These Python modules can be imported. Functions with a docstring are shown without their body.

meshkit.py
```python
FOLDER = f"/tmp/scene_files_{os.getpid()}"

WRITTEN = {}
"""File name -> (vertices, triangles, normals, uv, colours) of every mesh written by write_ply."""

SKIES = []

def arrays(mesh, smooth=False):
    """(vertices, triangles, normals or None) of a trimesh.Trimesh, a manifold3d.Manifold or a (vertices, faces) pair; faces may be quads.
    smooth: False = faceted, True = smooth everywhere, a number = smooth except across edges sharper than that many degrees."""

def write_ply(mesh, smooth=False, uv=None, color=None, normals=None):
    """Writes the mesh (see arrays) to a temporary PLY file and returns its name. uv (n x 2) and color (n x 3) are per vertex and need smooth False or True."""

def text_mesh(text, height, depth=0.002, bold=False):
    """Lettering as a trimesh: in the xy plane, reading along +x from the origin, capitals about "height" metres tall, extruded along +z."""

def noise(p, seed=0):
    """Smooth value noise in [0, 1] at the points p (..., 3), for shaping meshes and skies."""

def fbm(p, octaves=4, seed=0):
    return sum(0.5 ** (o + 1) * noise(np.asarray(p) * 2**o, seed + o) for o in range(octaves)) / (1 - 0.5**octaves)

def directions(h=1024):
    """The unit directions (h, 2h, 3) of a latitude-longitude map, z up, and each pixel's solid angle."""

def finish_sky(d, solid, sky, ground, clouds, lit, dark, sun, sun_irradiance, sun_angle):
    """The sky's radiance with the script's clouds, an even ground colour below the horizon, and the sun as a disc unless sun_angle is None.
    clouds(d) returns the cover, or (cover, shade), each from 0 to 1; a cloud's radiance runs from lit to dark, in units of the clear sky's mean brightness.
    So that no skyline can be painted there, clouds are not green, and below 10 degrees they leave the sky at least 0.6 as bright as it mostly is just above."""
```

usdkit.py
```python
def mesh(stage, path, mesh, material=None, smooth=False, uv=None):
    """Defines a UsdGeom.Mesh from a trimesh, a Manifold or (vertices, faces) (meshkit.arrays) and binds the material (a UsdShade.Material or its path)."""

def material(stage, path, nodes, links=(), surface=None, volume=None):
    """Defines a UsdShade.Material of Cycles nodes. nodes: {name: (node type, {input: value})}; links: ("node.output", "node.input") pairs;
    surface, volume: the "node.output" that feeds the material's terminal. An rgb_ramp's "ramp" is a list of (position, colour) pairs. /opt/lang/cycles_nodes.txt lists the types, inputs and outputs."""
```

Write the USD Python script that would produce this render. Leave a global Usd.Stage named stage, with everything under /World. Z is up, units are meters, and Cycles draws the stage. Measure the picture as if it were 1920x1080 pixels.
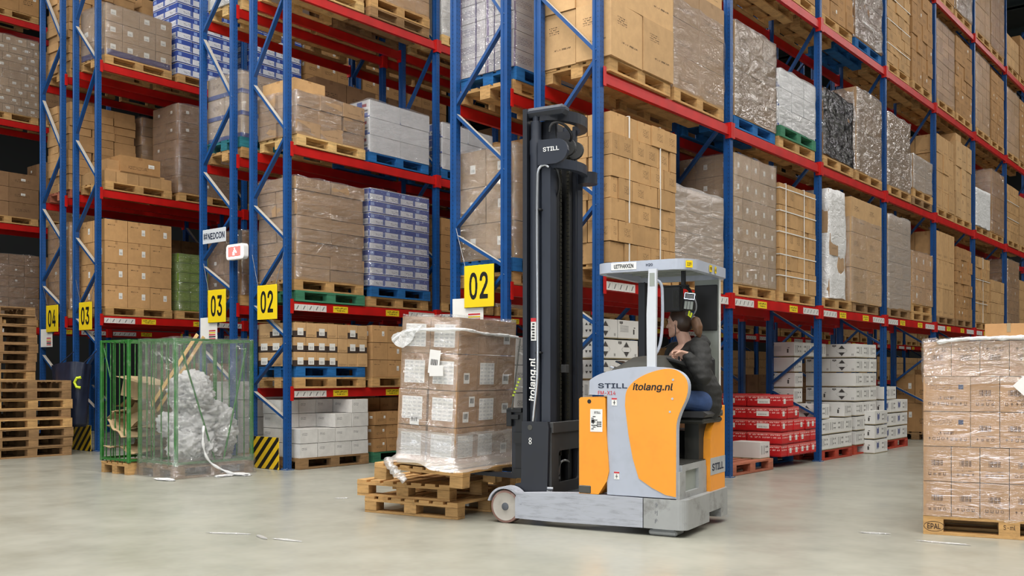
import math, random
import numpy as np
import trimesh
import manifold3d as m3
from shapely.geometry import Polygon, box as sbox
import usdkit, meshkit
from pxr import Usd, UsdGeom, UsdLux, UsdShade, Gf, Sdf, Vt

# ---------------------------------------------------------------- stage, camera, light
stage = Usd.Stage.CreateInMemory()
UsdGeom.SetStageUpAxis(stage, 'Z')
UsdGeom.SetStageMetersPerUnit(stage, 1.0)
UsdGeom.Xform.Define(stage, '/World')
R = random.Random(7)
NP = np.random.default_rng(7)

# x: along the row ends (to the right), y: along the rack rows (away), z: up
YAW = 0.6838
CAM = (5.3626, -7.9804, 1.2446)
cam = UsdGeom.Camera.Define(stage, '/World/camera')
cam.CreateFocalLengthAttr(1822.27 / 1920 * 36)
cam.CreateHorizontalApertureAttr(36.0)
cam.CreateVerticalApertureAttr(20.25)
cam.CreateVerticalApertureOffsetAttr((702.28 - 540) / 1920 * 36)
cam.CreateClippingRangeAttr((0.05, 200))
cam.CreateExposureAttr(0.02)
cam.CreateFStopAttr(0.0)
_x = UsdGeom.Xformable(cam)
_x.AddTranslateOp().Set(Gf.Vec3d(*CAM))
_x.AddRotateXYZOp().Set(Gf.Vec3f(90, 0, math.degrees(YAW)))

def rect_light(name, loc, sx, sy, power, color=(1, .97, .92), rot=(0, 0, 0)):
    l = UsdLux.RectLight.Define(stage, '/World/' + name)
    l.CreateWidthAttr(sx); l.CreateHeightAttr(sy)
    l.CreateIntensityAttr(power); l.CreateColorAttr(Gf.Vec3f(*color))
    x = UsdGeom.Xformable(l); x.AddTranslateOp().Set(Gf.Vec3d(*loc)); x.AddRotateXYZOp().Set(Gf.Vec3f(*rot))
    return l
# rows of tubular high-bay fittings under the roof: over the open cross aisle and over the rack aisles
LAMP = 39.0
# daylight through open dock doors in the front wall, behind the camera
for dx_, dp in ((8.6, 15.0), (1.0, 6.0), (-7.5, 4.5)):
    rect_light('dock_daylight_%s' % ('a' if dx_ > 8 else 'b' if dx_ > 0 else 'c'), (dx_, -21.8, 2.2), 3.6, 4.0, dp, (.86, .92, 1.0), (90, 0, 0))
nl = 0
def trunk(x, y, sx, sy, p):
    """one trunk line of lamp tubes under the roof"""
    global nl
    rect_light('hall_lamp_%03d' % nl, (x, y, 11.2), sx, sy, p); nl += 1
for ly, k in ((-13.0, .6), (-8.5, 1.1), (-5.0, 1.15), (-1.8, 1.0)):
    trunk(3.5, ly, 17.0, .14, LAMP * 3.3 * k); trunk(-9.0, ly, 8.0, .14, LAMP * 1.6 * k); trunk(-15.5, ly, 5.0, .14, LAMP * .6 * k)
for lx in (3.0, 6.5, 10.0, 14.0):
    trunk(lx, 13.0, .12, 26.0, LAMP * 1.25)
for lx, k in ((-3.44, .55), (-8.32, .14), (-13.2, .1)):
    trunk(lx, 19.0, .1, 36.0, LAMP * k)
sky = UsdLux.DomeLight.Define(stage, '/World/ambient_sky')
sky.CreateIntensityAttr(0.05)

# ---------------------------------------------------------------- helpers
_names = {}
def uname(parent, name):
    k = _names.get((parent, name), 0)
    _names[(parent, name)] = k + 1
    return name if k == 0 else '%s_%03d' % (name, k)
def ppath(parent):
    return '/World' if parent is None else str(parent.GetPath())
def tag(prim, label=None, cat=None, group=None, kind=None):
    for k, v in (('label', label), ('category', cat), ('group', group), ('kind', kind)):
        if v: prim.SetCustomDataByKey(k, v)
    return prim
def obj(name, mesh, mat, parent=None, label=None, cat=None, group=None, kind=None, smooth=False, uv=None):
    pp = ppath(parent)
    path = pp + '/' + uname(pp, name)
    m = usdkit.mesh(stage, path, mesh, mat, smooth, uv)
    return tag(m.GetPrim(), label, cat, group, kind)
def thing(name, label, cat, loc=(0, 0, 0), rz=0.0, group=None, kind=None):
    path = '/World/' + uname('/World', name)
    x = UsdGeom.Xform.Define(stage, path)
    x.AddTranslateOp().Set(Gf.Vec3d(*map(float, loc)))
    x.AddRotateZOp().Set(float(rz))
    return tag(x.GetPrim(), label, cat, group, kind)
UsdGeom.Scope.Define(stage, '/World/Prototypes')
def proto(name):
    return stage.CreateClassPrim('/World/Prototypes/' + name)
def part_x(name, parent):
    pp = ppath(parent)
    return UsdGeom.Xform.Define(stage, pp + '/' + uname(pp, name)).GetPrim()
def copy(name, pr, label, cat, loc, rz=0.0, group=None, kind=None, scale=None, tilt=None, inst=True):
    x = UsdGeom.Xform.Define(stage, '/World/' + uname('/World', name))
    x.AddTranslateOp().Set(Gf.Vec3d(*map(float, loc)))
    x.AddRotateZOp().Set(float(rz))
    if tilt: x.AddRotateXYZOp(opSuffix='tilt').Set(Gf.Vec3f(*tilt))
    if scale: x.AddScaleOp().Set(Gf.Vec3f(*scale))
    p = x.GetPrim()
    p.GetReferences().AddInternalReference(pr.GetPath())
    p.SetInstanceable(inst)
    return tag(p, label, cat, group, kind)

def cat_(ms):
    ms = [m for m in ms if m is not None]
    V, F, n = [], [], 0
    for m in ms:
        v, f = (m.vertices, m.faces) if hasattr(m, 'vertices') else m
        V.append(np.asarray(v, float)); F.append(np.asarray(f, int) + n); n += len(v)
    return (np.vstack(V), np.vstack(F))
_BF = np.array([[0,2,1],[0,3,2],[4,5,6],[4,6,7],[0,1,5],[0,5,4],[1,2,6],[1,6,5],[2,3,7],[2,7,6],[3,0,4],[3,4,7]])
def bx(x0, x1, y0, y1, z0, z1):
    v = np.array([[x0,y0,z0],[x1,y0,z0],[x1,y1,z0],[x0,y1,z0],[x0,y0,z1],[x1,y0,z1],[x1,y1,z1],[x0,y1,z1]], float)
    return (v, _BF)
def bbx(x0, x1, y0, y1, z0, z1, b=.004):
    """box with chamfered edges"""
    c = np.array([(x0+x1)/2, (y0+y1)/2, (z0+z1)/2]); h = np.array([x1-x0, y1-y0, z1-z0]) / 2
    b = min(b, h.min() * .9)
    pts = []
    for s in np.ndindex(2, 2, 2):
        s = np.array(s) * 2 - 1
        for k in range(3):
            d = h - b; d[k] = h[k]
            pts.append(c + s * d)
    m = trimesh.convex.convex_hull(np.array(pts))
    return (np.asarray(m.vertices), np.asarray(m.faces))
def xf(mesh, M=None, t=(0, 0, 0), rz=0, rx=0, ry=0):
    v, f = (mesh.vertices, mesh.faces) if hasattr(mesh, 'vertices') else mesh
    v = np.asarray(v, float)
    def rot(a, i, j):
        m = np.eye(3); c, s = math.cos(a), math.sin(a); m[i,i]=c; m[j,j]=c; m[i,j]=-s; m[j,i]=s; return m
    if rx: v = v @ rot(rx, 1, 2).T
    if ry: v = v @ rot(ry, 2, 0).T
    if rz: v = v @ rot(rz, 0, 1).T
    if M is not None: v = v @ np.asarray(M).T
    return (v + np.asarray(t, float), np.asarray(f))
def tube(pts, r, sides=10, caps=True):
    p = np.asarray(pts, float); n = len(p)
    r = np.broadcast_to(r, (n,))
    t = np.gradient(p, axis=0); t /= np.linalg.norm(t, axis=1, keepdims=True) + 1e-12
    ref = np.array([0, 0, 1.]) if abs(t[0][2]) < .9 else np.array([1., 0, 0])
    a = np.cross(t[0], ref); a /= np.linalg.norm(a)
    A = []
    for i in range(n):
        a = a - t[i] * (a @ t[i]); a /= np.linalg.norm(a); A.append(a)
    A = np.array(A); B = np.cross(t, A)
    ang = np.arange(sides) * 2 * np.pi / sides
    v = p[:, None] + r[:, None, None] * (np.cos(ang)[None, :, None] * A[:, None] + np.sin(ang)[None, :, None] * B[:, None])
    v = v.reshape(-1, 3)
    i, j = np.meshgrid(np.arange(n - 1), np.arange(sides), indexing='ij')
    k = (j + 1) % sides
    q = np.stack([i*sides+j, i*sides+k, (i+1)*sides+k, (i+1)*sides+j], -1).reshape(-1, 4)
    f = np.vstack([q[:, [0,1,2]], q[:, [0,2,3]]])
    if caps:
        v = np.vstack([v, p[0], p[-1]]); c0, c1 = len(v) - 2, len(v) - 1
        s = np.arange(sides); s2 = (s + 1) % sides
        f = np.vstack([f, np.stack([np.full(sides, c0), s2, s], 1), np.stack([np.full(sides, c1), (n-1)*sides + s, (n-1)*sides + s2], 1)])
    return (v, f)
def smooth_path(pts, n=24):
    from scipy.interpolate import splprep, splev
    p = np.asarray(pts, float)
    tck, _ = splprep(p.T, s=0, k=min(3, len(p) - 1))
    return np.array(splev(np.linspace(0, 1, n), tck)).T
def cyl(c, axis, r, h, sides=24, r2=None):
    """cylinder from c along axis"""
    ax = np.asarray(axis, float); ax /= np.linalg.norm(ax)
    return tube([np.asarray(c, float), np.asarray(c, float) + ax * h], [r, r if r2 is None else r2], sides)
def lathe(profile, c, axis, sides=32):
    """profile: (radius, height) pairs along axis from c"""
    ax = np.asarray(axis, float); ax /= np.linalg.norm(ax)
    ref = np.array([0, 0, 1.]) if abs(ax[2]) < .9 else np.array([1., 0, 0])
    a = np.cross(ax, ref); a /= np.linalg.norm(a); b = np.cross(ax, a)
    pr = np.asarray(profile, float); n = len(pr); ang = np.arange(sides) * 2 * np.pi / sides
    v = np.asarray(c, float) + pr[:, None, 1, None] * ax + pr[:, None, 0, None] * (np.cos(ang)[None, :, None] * a + np.sin(ang)[None, :, None] * b)
    v = v.reshape(-1, 3); i, j = np.meshgrid(np.arange(n - 1), np.arange(sides), indexing='ij'); k = (j + 1) % sides
    q = np.stack([i*sides+j, i*sides+k, (i+1)*sides+k, (i+1)*sides+j], -1).reshape(-1, 4)
    return (v, np.vstack([q[:, [0,1,2]], q[:, [0,2,3]]]))
def ext(poly, d):
    """extrude a shapely polygon (or point list) by d along +z"""
    if not hasattr(poly, 'geom_type'): poly = Polygon(poly)
    poly = poly.buffer(0)
    ms = [trimesh.creation.extrude_polygon(g, d, engine='earcut') for g in getattr(poly, 'geoms', [poly])]
    return cat_(ms)
def ext_tz(poly, n0, n1):
    """profile in (x, z), extruded along y from n0 to n1"""
    v, f = ext(poly, n1 - n0)
    w = np.stack([v[:, 0], n1 - v[:, 2], v[:, 1]], 1)
    return (w, f)
def hull(pts):
    m = trimesh.convex.convex_hull(np.asarray(pts, float)); return (np.asarray(m.vertices), np.asarray(m.faces))
def rrect(x0, x1, y0, y1, r, seg=5):
    return sbox(x0 + r, y0 + r, x1 - r, y1 - r).buffer(r, quad_segs=seg)
def text(txt, h, o, right, up, depth=.0015, bold=False, width=None, shear=0.0):
    """lettering with its lower left corner at o"""
    m = meshkit.text_mesh(txt, h, depth, bold)
    v = np.array(m.vertices); v[:, 0] -= v[:, 0].min(); v[:, 1] -= 0
    if width: v[:, 0] *= width / v[:, 0].max()
    v[:, 0] += shear * v[:, 1]
    right, up = np.asarray(right, float), np.asarray(up, float); nrm = np.cross(right, up)
    return (np.asarray(o, float) + v[:, :1] * right + v[:, 1:2] * up + v[:, 2:] * nrm, np.asarray(m.faces))

# ---------------------------------------------------------------- materials
def lin(c):
    c = np.asarray(c, float) / 255
    return tuple(np.where(c <= .04045, c / 12.92, ((c + .055) / 1.055) ** 2.4))
UsdGeom.Scope.Define(stage, '/World/Looks')
M = {}
def simple(name, rgb, rough=.5, metal=0, noise=.12, scale=6, spec=.5, bump=0, coat=0, stretch=(1, 1, 1), dirt=None, dirt_amt=.3, dirt_scale=3, emis=0, vary=0):
    """paint, metal, plastic...: a colour with a little tonal noise; dirt = colour of blotchy wear"""
    c = np.array(lin(rgb))
    n = {'tc': ('texture_coordinate', {}), 'mp': ('mapping', {'scale': stretch}), 'nz': ('noise_texture', {'scale': scale, 'detail': 4.0, 'roughness': .6}),
         'rp': ('rgb_ramp', {'ramp': [(0.25, tuple(np.clip(c * (1 - noise), 0, 1))), (0.75, tuple(np.clip(c * (1 + noise), 0, 1)))]}),
         'p': ('principled_bsdf', {'roughness': rough, 'metallic': metal, 'specular_ior_level': spec, 'coat_weight': coat})}
    l = [('tc.object', 'mp.vector'), ('mp.vector', 'nz.vector'), ('nz.fac', 'rp.fac')]
    out = 'rp.color'
    if vary:
        n['oi'] = ('object_info', {}); n['mr'] = ('map_range', {'to_min': 1 - vary, 'to_max': 1 + vary}); n['hv'] = ('hsv', {})
        l += [('oi.random', 'mr.value'), ('mr.result', 'hv.value'), (out, 'hv.color')]; out = 'hv.color'
    if dirt is not None:
        n['dn'] = ('noise_texture', {'scale': dirt_scale, 'detail': 6.0, 'roughness': .7})
        n['dm'] = ('map_range', {'from_min': .5, 'from_max': .68, 'to_min': 0.0, 'to_max': dirt_amt, 'clamp': True})
        n['mx'] = ('mix', {'color2': lin(dirt)})
        l += [('mp.vector', 'dn.vector'), ('dn.fac', 'dm.value'), ('dm.result', 'mx.fac'), (out, 'mx.color1')]; out = 'mx.color'
    l.append((out, 'p.base_color'))
    if bump:
        n['bp'] = ('bump', {'strength': 1.0, 'distance': bump}); l += [('nz.fac', 'bp.height'), ('bp.normal', 'p.normal')]
    if emis:
        n['p'][1]['emission_strength'] = emis; l.append((out, 'p.emission_color'))
    M[name] = usdkit.material(stage, '/World/Looks/' + name, n, l, surface='p.BSDF')
    return M[name]

class G:
    """small builder for node graphs"""
    def __init__(s): s.n, s.l, s.k = {}, [], 0
    def add(s, kind, ins=None, **links):
        s.k += 1; nm = 'n%d' % s.k
        s.n[nm] = (kind, dict(ins or {}))
        for a, b in links.items():
            if isinstance(b, str): s.l.append((b, nm + '.' + a))
            else: s.n[nm][1][a] = b
        return nm
    def math(s, op, a, b=None, c=None):
        kw = {'value1': a}
        if b is not None: kw['value2'] = b
        if c is not None: kw['value3'] = c
        return s.add('math', {'math_type': op}, **kw) + '.value'
    def mix(s, fac, a, b):
        return s.add('mix', {}, fac=fac, color1=a, color2=b) + '.color'
    def rect(s, u, v, u0, u1, v0, v1):
        return s.math('multiply', s.math('compare', u, (u0 + u1) / 2, abs(u1 - u0) / 2), s.math('compare', v, (v0 + v1) / 2, abs(v1 - v0) / 2))
    def done(s, name, surface):
        M[name] = usdkit.material(stage, '/World/Looks/' + name, s.n, s.l, surface=surface); return M[name]

def carton_mat(name, rgb, tape=None, prints=(), labels=(), bands=(), vary=.10, some=0.0, rough=.75, ink=(70, 52, 38), keep=0.0, dens=.5, spec=.3):
    """cardboard on carton boxes whose faces carry their own uv: fibre noise, packing tape, printed lines of small type, paper labels, coloured bands.
    Side faces have u, v in 0..1, lids u in 2..3."""
    g = G()
    tc = g.add('texture_coordinate'); sp = g.add('separate_xyz', vector=tc + '.UV'); u, v = sp + '.x', sp + '.y'
    nz = g.add('noise_texture', {'scale': 9.0, 'detail': 5.0, 'roughness': .65}, vector=tc + '.object')
    c = np.array(lin(rgb))
    col = g.add('rgb_ramp', {'ramp': [(.2, tuple(c * .86)), (.8, tuple(np.clip(c * 1.12, 0, 1)))]}, fac=nz + '.fac') + '.color'
    oi = g.add('object_info'); mr = g.add('map_range', {'to_min': 1 - vary, 'to_max': 1 + vary}, value=oi + '.random')
    col = g.add('hsv', {}, value=mr + '.result', color=col) + '.color'
    if tape is not None:
        t1 = g.rect(u, v, .45, .55, .86, 1.1); t2 = g.rect(u, v, 1.9, 3.1, .46, .54)
        col = g.mix(g.math('multiply', g.math('maximum', t1, t2), .75), col, lin(tape))
    for (u0, u1, v0, v1, rgb2) in bands:
        col = g.mix(g.rect(u, v, u0, u1, v0, v1), col, lin(rgb2))
    for (u0, u1, v0, v1, rows) in prints:
        st = g.add('mapping', {'scale': (38.0, rows * 1.0 / (v1 - v0), 1.0)}, vector=tc + '.UV')
        wn = g.add('noise_texture', {'dimensions': '2D', 'scale': 1.0, 'detail': 1.0}, vector=st + '.vector')
        ln = g.math('less_than', g.math('fraction', g.math('multiply', g.math('subtract', v, v0), rows / (v1 - v0))), .55)
        k = g.math('multiply', g.rect(u, v, u0, u1, v0, v1), g.math('multiply', ln, g.math('greater_than', wn + '.fac', dens)))
        if some: k = g.math('multiply', k, g.math('greater_than', g.math('fraction', g.math('multiply', oi + '.random', 5.7)), some))
        col = g.mix(g.math('multiply', k, .8), col, lin(ink))
    for (u0, u1, v0, v1, thr) in labels:
        k = g.rect(u, v, u0, u1, v0, v1)
        if thr: k = g.math('multiply', k, g.math('greater_than', g.math('fraction', g.math('multiply', oi + '.random', 7.31 + 3 * u0)), thr))
        col = g.mix(k, col, lin((226, 224, 218)))
        du, dv = (u1 - u0), (v1 - v0)
        ln = g.math('less_than', g.math('fraction', g.math('multiply', u, 9 / du)), .45)
        k2 = g.math('multiply', g.math('multiply', k, ln), g.rect(u, v, u0 + .15 * du, u1 - .15 * du, v0 + .15 * dv, v0 + .5 * dv))
        col = g.mix(g.math('multiply', k2, .7), col, lin((60, 58, 56)))
    p = g.add('principled_bsdf', {'roughness': rough, 'specular_ior_level': spec}, base_color=col)
    return g.done(name, p + '.BSDF')

KRAFT = (188, 150, 104)
carton_mat('kraft_plain', KRAFT, tape=(160, 120, 78), prints=[(.2, .8, .12, .2, 2)])
carton_mat('kraft_print', (182, 144, 98), tape=(160, 122, 80), prints=[(.4, .85, .3, .7, 7)], some=.45, vary=.13)
carton_mat('kraft_label', (190, 148, 100), tape=(158, 118, 78), labels=[(.62, .78, .38, .66, .25)], prints=[(.1, .45, .72, .8, 1)])
carton_mat('kraft_deep', (166, 126, 82), tape=(140, 102, 64), prints=[(.2, .7, .3, .5, 3)], labels=[(.7, .85, .5, .7, .75)])
carton_mat('kraft_big', (192, 156, 112), prints=[(.2, .5, .62, .78, 4), (.3, .85, .3, .36, 1)])
carton_mat('taupe', (166, 136, 104), tape=(144, 116, 86), prints=[(.2, .8, .3, .4, 2)])
carton_mat('taupe_label', (170, 144, 116), labels=[(.3, .62, .42, .72, .15)])
carton_mat('taupe_label2', (168, 142, 112), labels=[(.42, .62, .38, .62, 0)], tape=(150, 122, 92))
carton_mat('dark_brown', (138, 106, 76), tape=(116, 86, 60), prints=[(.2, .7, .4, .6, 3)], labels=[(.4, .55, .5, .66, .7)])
carton_mat('small_flat', (176, 138, 94), vary=.16)
carton_mat('white_carton', (206, 204, 200), prints=[(.1, .4, .55, .75, 4)], ink=(90, 90, 94), vary=.05, dens=.45)
carton_mat('grey_carton', (188, 184, 186), prints=[(.1, .8, .3, .75, 5)], ink=(110, 105, 118), vary=.06, dens=.42, bands=[(.02, .1, 0, 1, (120, 104, 140))])
carton_mat('blue_printed', (214, 216, 224), bands=[(0, 1, .54, .95, (58, 80, 158)), (.08, .3, .6, .86, (136, 160, 214)), (.86, 1.0, .1, .54, (90, 108, 170)), (0, 1, 0, .06, (60, 84, 160)), (2, 3, 0, 1, (150, 128, 104))], prints=[(.4, .9, .2, .4, 2)], ink=(70, 70, 90), vary=.05)
carton_mat('blue_striped', (206, 207, 210), bands=[(0, 1, .0, .1, (60, 84, 150)), (.3, .42, .1, .24, (66, 92, 160)), (.42, .54, .2, .42, (66, 92, 160)), (.54, .66, .38, .62, (66, 92, 160)), (.66, .8, .55, .95, (66, 92, 160)), (.8, .92, .62, .8, (150, 70, 84)), (.6, .95, .08, .26, (66, 92, 160)), (.7, .95, .34, .44, (120, 118, 116))], vary=.04)
carton_mat('taupe_blueband', (178, 160, 142), bands=[(0, 1, .0, .2, (72, 86, 140))], prints=[(.3, .7, .5, .7, 3)], vary=.06)
carton_mat('red_pack', (196, 30, 34), bands=[(.0, 1, .0, .1, (140, 20, 26)), (.0, 1, .8, .98, (206, 96, 92))], prints=[(.04, .96, .5, .95, 2)], ink=(236, 190, 184), dens=.46, labels=[(.3, .66, .26, .68, .45)], rough=.35, vary=.12, spec=.5)
carton_mat('green_pack', (112, 140, 44), prints=[(.1, .9, .2, .8, 4)], ink=(180, 200, 110), vary=.14, rough=.4, dens=.52)
carton_mat('front_carton', (168, 134, 102), tape=(156, 122, 90), prints=[(.3, .7, .86, .93, 2)], vary=.06)
carton_mat('right_carton', (182, 146, 112), prints=[(.14, .62, .62, .8, 5), (.3, .72, .34, .5, 1)], vary=.04, ink=(96, 72, 58))
carton_mat('right_carton_bar', (180, 144, 110), prints=[(.2, .8, .3, .36, 1)], vary=.04, ink=(96, 72, 58))
carton_mat('shoe_carton', (196, 158, 112), prints=[(.1, .9, .06, .22, 2)], vary=.05, ink=(60, 44, 36))

def wood(name, rgb, vary=.18, rough=.8, dirt=(90, 70, 52), amt=.45):
    g = G()
    tc = g.add('texture_coordinate')
    mp = g.add('mapping', {'scale': (9.0, 9.0, 60.0)}, vector=tc + '.object')
    nz = g.add('noise_texture', {'scale': .8, 'detail': 6.0, 'roughness': .65, 'distortion': .4}, vector=mp + '.vector')
    c = np.array(lin(rgb))
    col = g.add('rgb_ramp', {'ramp': [(.25, tuple(c * .66)), (.5, tuple(c)), (.8, tuple(np.clip(c * 1.22, 0, 1)))]}, fac=nz + '.fac') + '.color'
    oi = g.add('object_info'); mr = g.add('map_range', {'to_min': 1 - vary, 'to_max': 1 + vary}, value=oi + '.random')
    col = g.add('hsv', {}, value=mr + '.result', color=col) + '.color'
    dn = g.add('noise_texture', {'scale': 5.0, 'detail': 5.0, 'roughness': .7}, vector=tc + '.object')
    dm = g.add('map_range', {'from_min': .52, 'from_max': .72, 'to_min': 0.0, 'to_max': amt, 'clamp': True}, value=dn + '.fac')
    col = g.mix(dm + '.result', col, lin(dirt))
    p = g.add('principled_bsdf', {'roughness': rough, 'specular_ior_level': .3}, base_color=col)
    return g.done(name, p + '.BSDF')
wood('wood', (188, 148, 96)); wood('wood_new', (212, 176, 118)); wood('wood_old', (146, 114, 78))
wood('wood_blue', (34, 98, 158), dirt=(24, 62, 104)); wood('wood_red', (168, 62, 44), dirt=(110, 44, 34)); wood('wood_green', (62, 122, 92), dirt=(60, 96, 80)); wood('wood_teal', (46, 120, 132))
wood('wood_redbrown', (172, 104, 80), dirt=(120, 70, 54))

def rack_paint(name, rgb, dusty_lit_tops=True, holes=False):
    g = G()
    tc = g.add('texture_coordinate'); ge = g.add('geometry')
    nz = g.add('noise_texture', {'scale': 4.0, 'detail': 4.0}, vector=tc + '.object')
    c = np.array(lin(rgb))
    col = g.add('rgb_ramp', {'ramp': [(.3, tuple(c * .85)), (.7, tuple(np.clip(c * 1.15, 0, 1)))]}, fac=nz + '.fac') + '.color'
    if dusty_lit_tops:  # upward faces paler: settled dust and top light, both mixed into the colour
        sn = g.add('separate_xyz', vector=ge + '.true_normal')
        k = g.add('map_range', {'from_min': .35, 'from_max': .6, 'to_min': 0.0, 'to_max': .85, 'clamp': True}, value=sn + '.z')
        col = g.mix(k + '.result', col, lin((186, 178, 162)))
    if holes:
        sp = g.add('separate_xyz', vector=tc + '.object')
        fz = g.math('fraction', g.math('multiply', sp + '.z', 20.0))
        k1 = g.math('compare', fz, .5, .16)
        k = g.math('multiply', k1, g.math('compare', g.math('absolute', sp + '.y'), .018, .005))
        sn = g.add('separate_xyz', vector=ge + '.true_normal')
        k = g.math('multiply', k, g.math('greater_than', g.math('absolute', sn + '.x'), .7))
        kb = g.math('multiply', g.math('compare', fz, .5, .14), g.math('compare', g.math('absolute', sp + '.x'), .03, .005))
        kb = g.math('multiply', kb, g.math('greater_than', g.math('absolute', sn + '.y'), .7))
        col = g.mix(g.math('maximum', k, kb), col, lin((12, 44, 84)))
    p = g.add('principled_bsdf', {'roughness': .42, 'specular_ior_level': .5}, base_color=col)
    return g.done(name, p + '.BSDF')
rack_paint('rack_blue', (15, 68, 126)); rack_paint('post_blue', (15, 70, 130), dusty_lit_tops=False, holes=True)
rack_paint('rack_red', (184, 20, 17), dusty_lit_tops=False)

def film(name, fac, white, rough, strength=1.0, scale=(2.4, 2.4, 8.0), gloss=1.0, dmix=.42, dist=.11):
    """stretch film: mostly see-through, glossy wrinkles over a faint milky haze"""
    g = G()
    tc = g.add('texture_coordinate'); mp = g.add('mapping', {'scale': scale, 'rotation': (.35, .3, 0)}, vector=tc + '.object')
    nz = g.add('noise_texture', {'scale': 1.4, 'detail': 4.0, 'roughness': .55, 'distortion': .8}, vector=mp + '.vector')
    bp = g.add('bump', {'strength': strength, 'distance': dist}, height=nz + '.fac')
    gl = g.add('glossy_bsdf', {'color': (.95 * gloss, .95 * gloss, .97 * gloss), 'roughness': rough}, normal=bp + '.normal')
    df = g.add('diffuse_bsdf', {'color': white}, normal=bp + '.normal')
    m1 = g.add('mix_closure', {'fac': dmix}, closure1=gl + '.BSDF', closure2=df + '.BSDF')
    tr = g.add('transparent_bsdf', {'color': (.97, .97, .97)})
    m2 = g.add('mix_closure', {'fac': fac}, closure1=tr + '.BSDF', closure2=m1 + '.closure')
    return g.done(name, m2 + '.closure')
film('film_clear', .24, (.72, .71, .70), .13, dmix=.3)
film('film_milky', .4, (.8, .79, .78), .2, strength=.7, dmix=.55, dist=.05)
film('film_silver', .46, (.5, .48, .46), .2, strength=.8, scale=(2.6, 2.6, 5), dmix=.35, dist=.16)
film('film_thin', .08, (.75, .74, .74), .14, strength=.7, dmix=.2, scale=(.9, .9, 9), dist=.05)
film('film_white', .8, (.88, .88, .88), .35, strength=.6, scale=(6, 6, 8), dmix=.85, dist=.05)
film('film_black', .95, (.012, .012, .014), .16, strength=.9, scale=(3.5, 3.5, 7), gloss=.55, dmix=.55)
film('film_cage', .19, (.8, .84, .8), .08, dmix=.35, dist=.16)

simple('steel_grey', (150, 152, 155), .35, .9, scale=20)
simple('black_iron', (32, 32, 34), .45)
simple('paper', (232, 230, 226), .7, noise=.04)
simple('ink', (28, 26, 28), .6)
simple('yellow_sign', (240, 208, 30), .4, noise=.03)
simple('sign_black', (18, 18, 18), .5)
simple('strap_white', (222, 220, 214), .5); simple('strap_yellow', (206, 176, 60), .5); simple('strap_purple', (70, 58, 100), .5)
simple('plate_white', (216, 214, 210), .45, noise=.05); simple('plate_yellow', (226, 198, 40), .45, noise=.05)
simple('sign_grey', (206, 210, 216), .45, noise=.04); simple('navy_ink', (30, 40, 62), .5)
carton_mat('shoe_dark', (196, 158, 112), bands=[(0, 1, 0, .42, (62, 50, 44))], labels=[(.22, .78, .12, .62, 0)], vary=.05)

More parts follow.
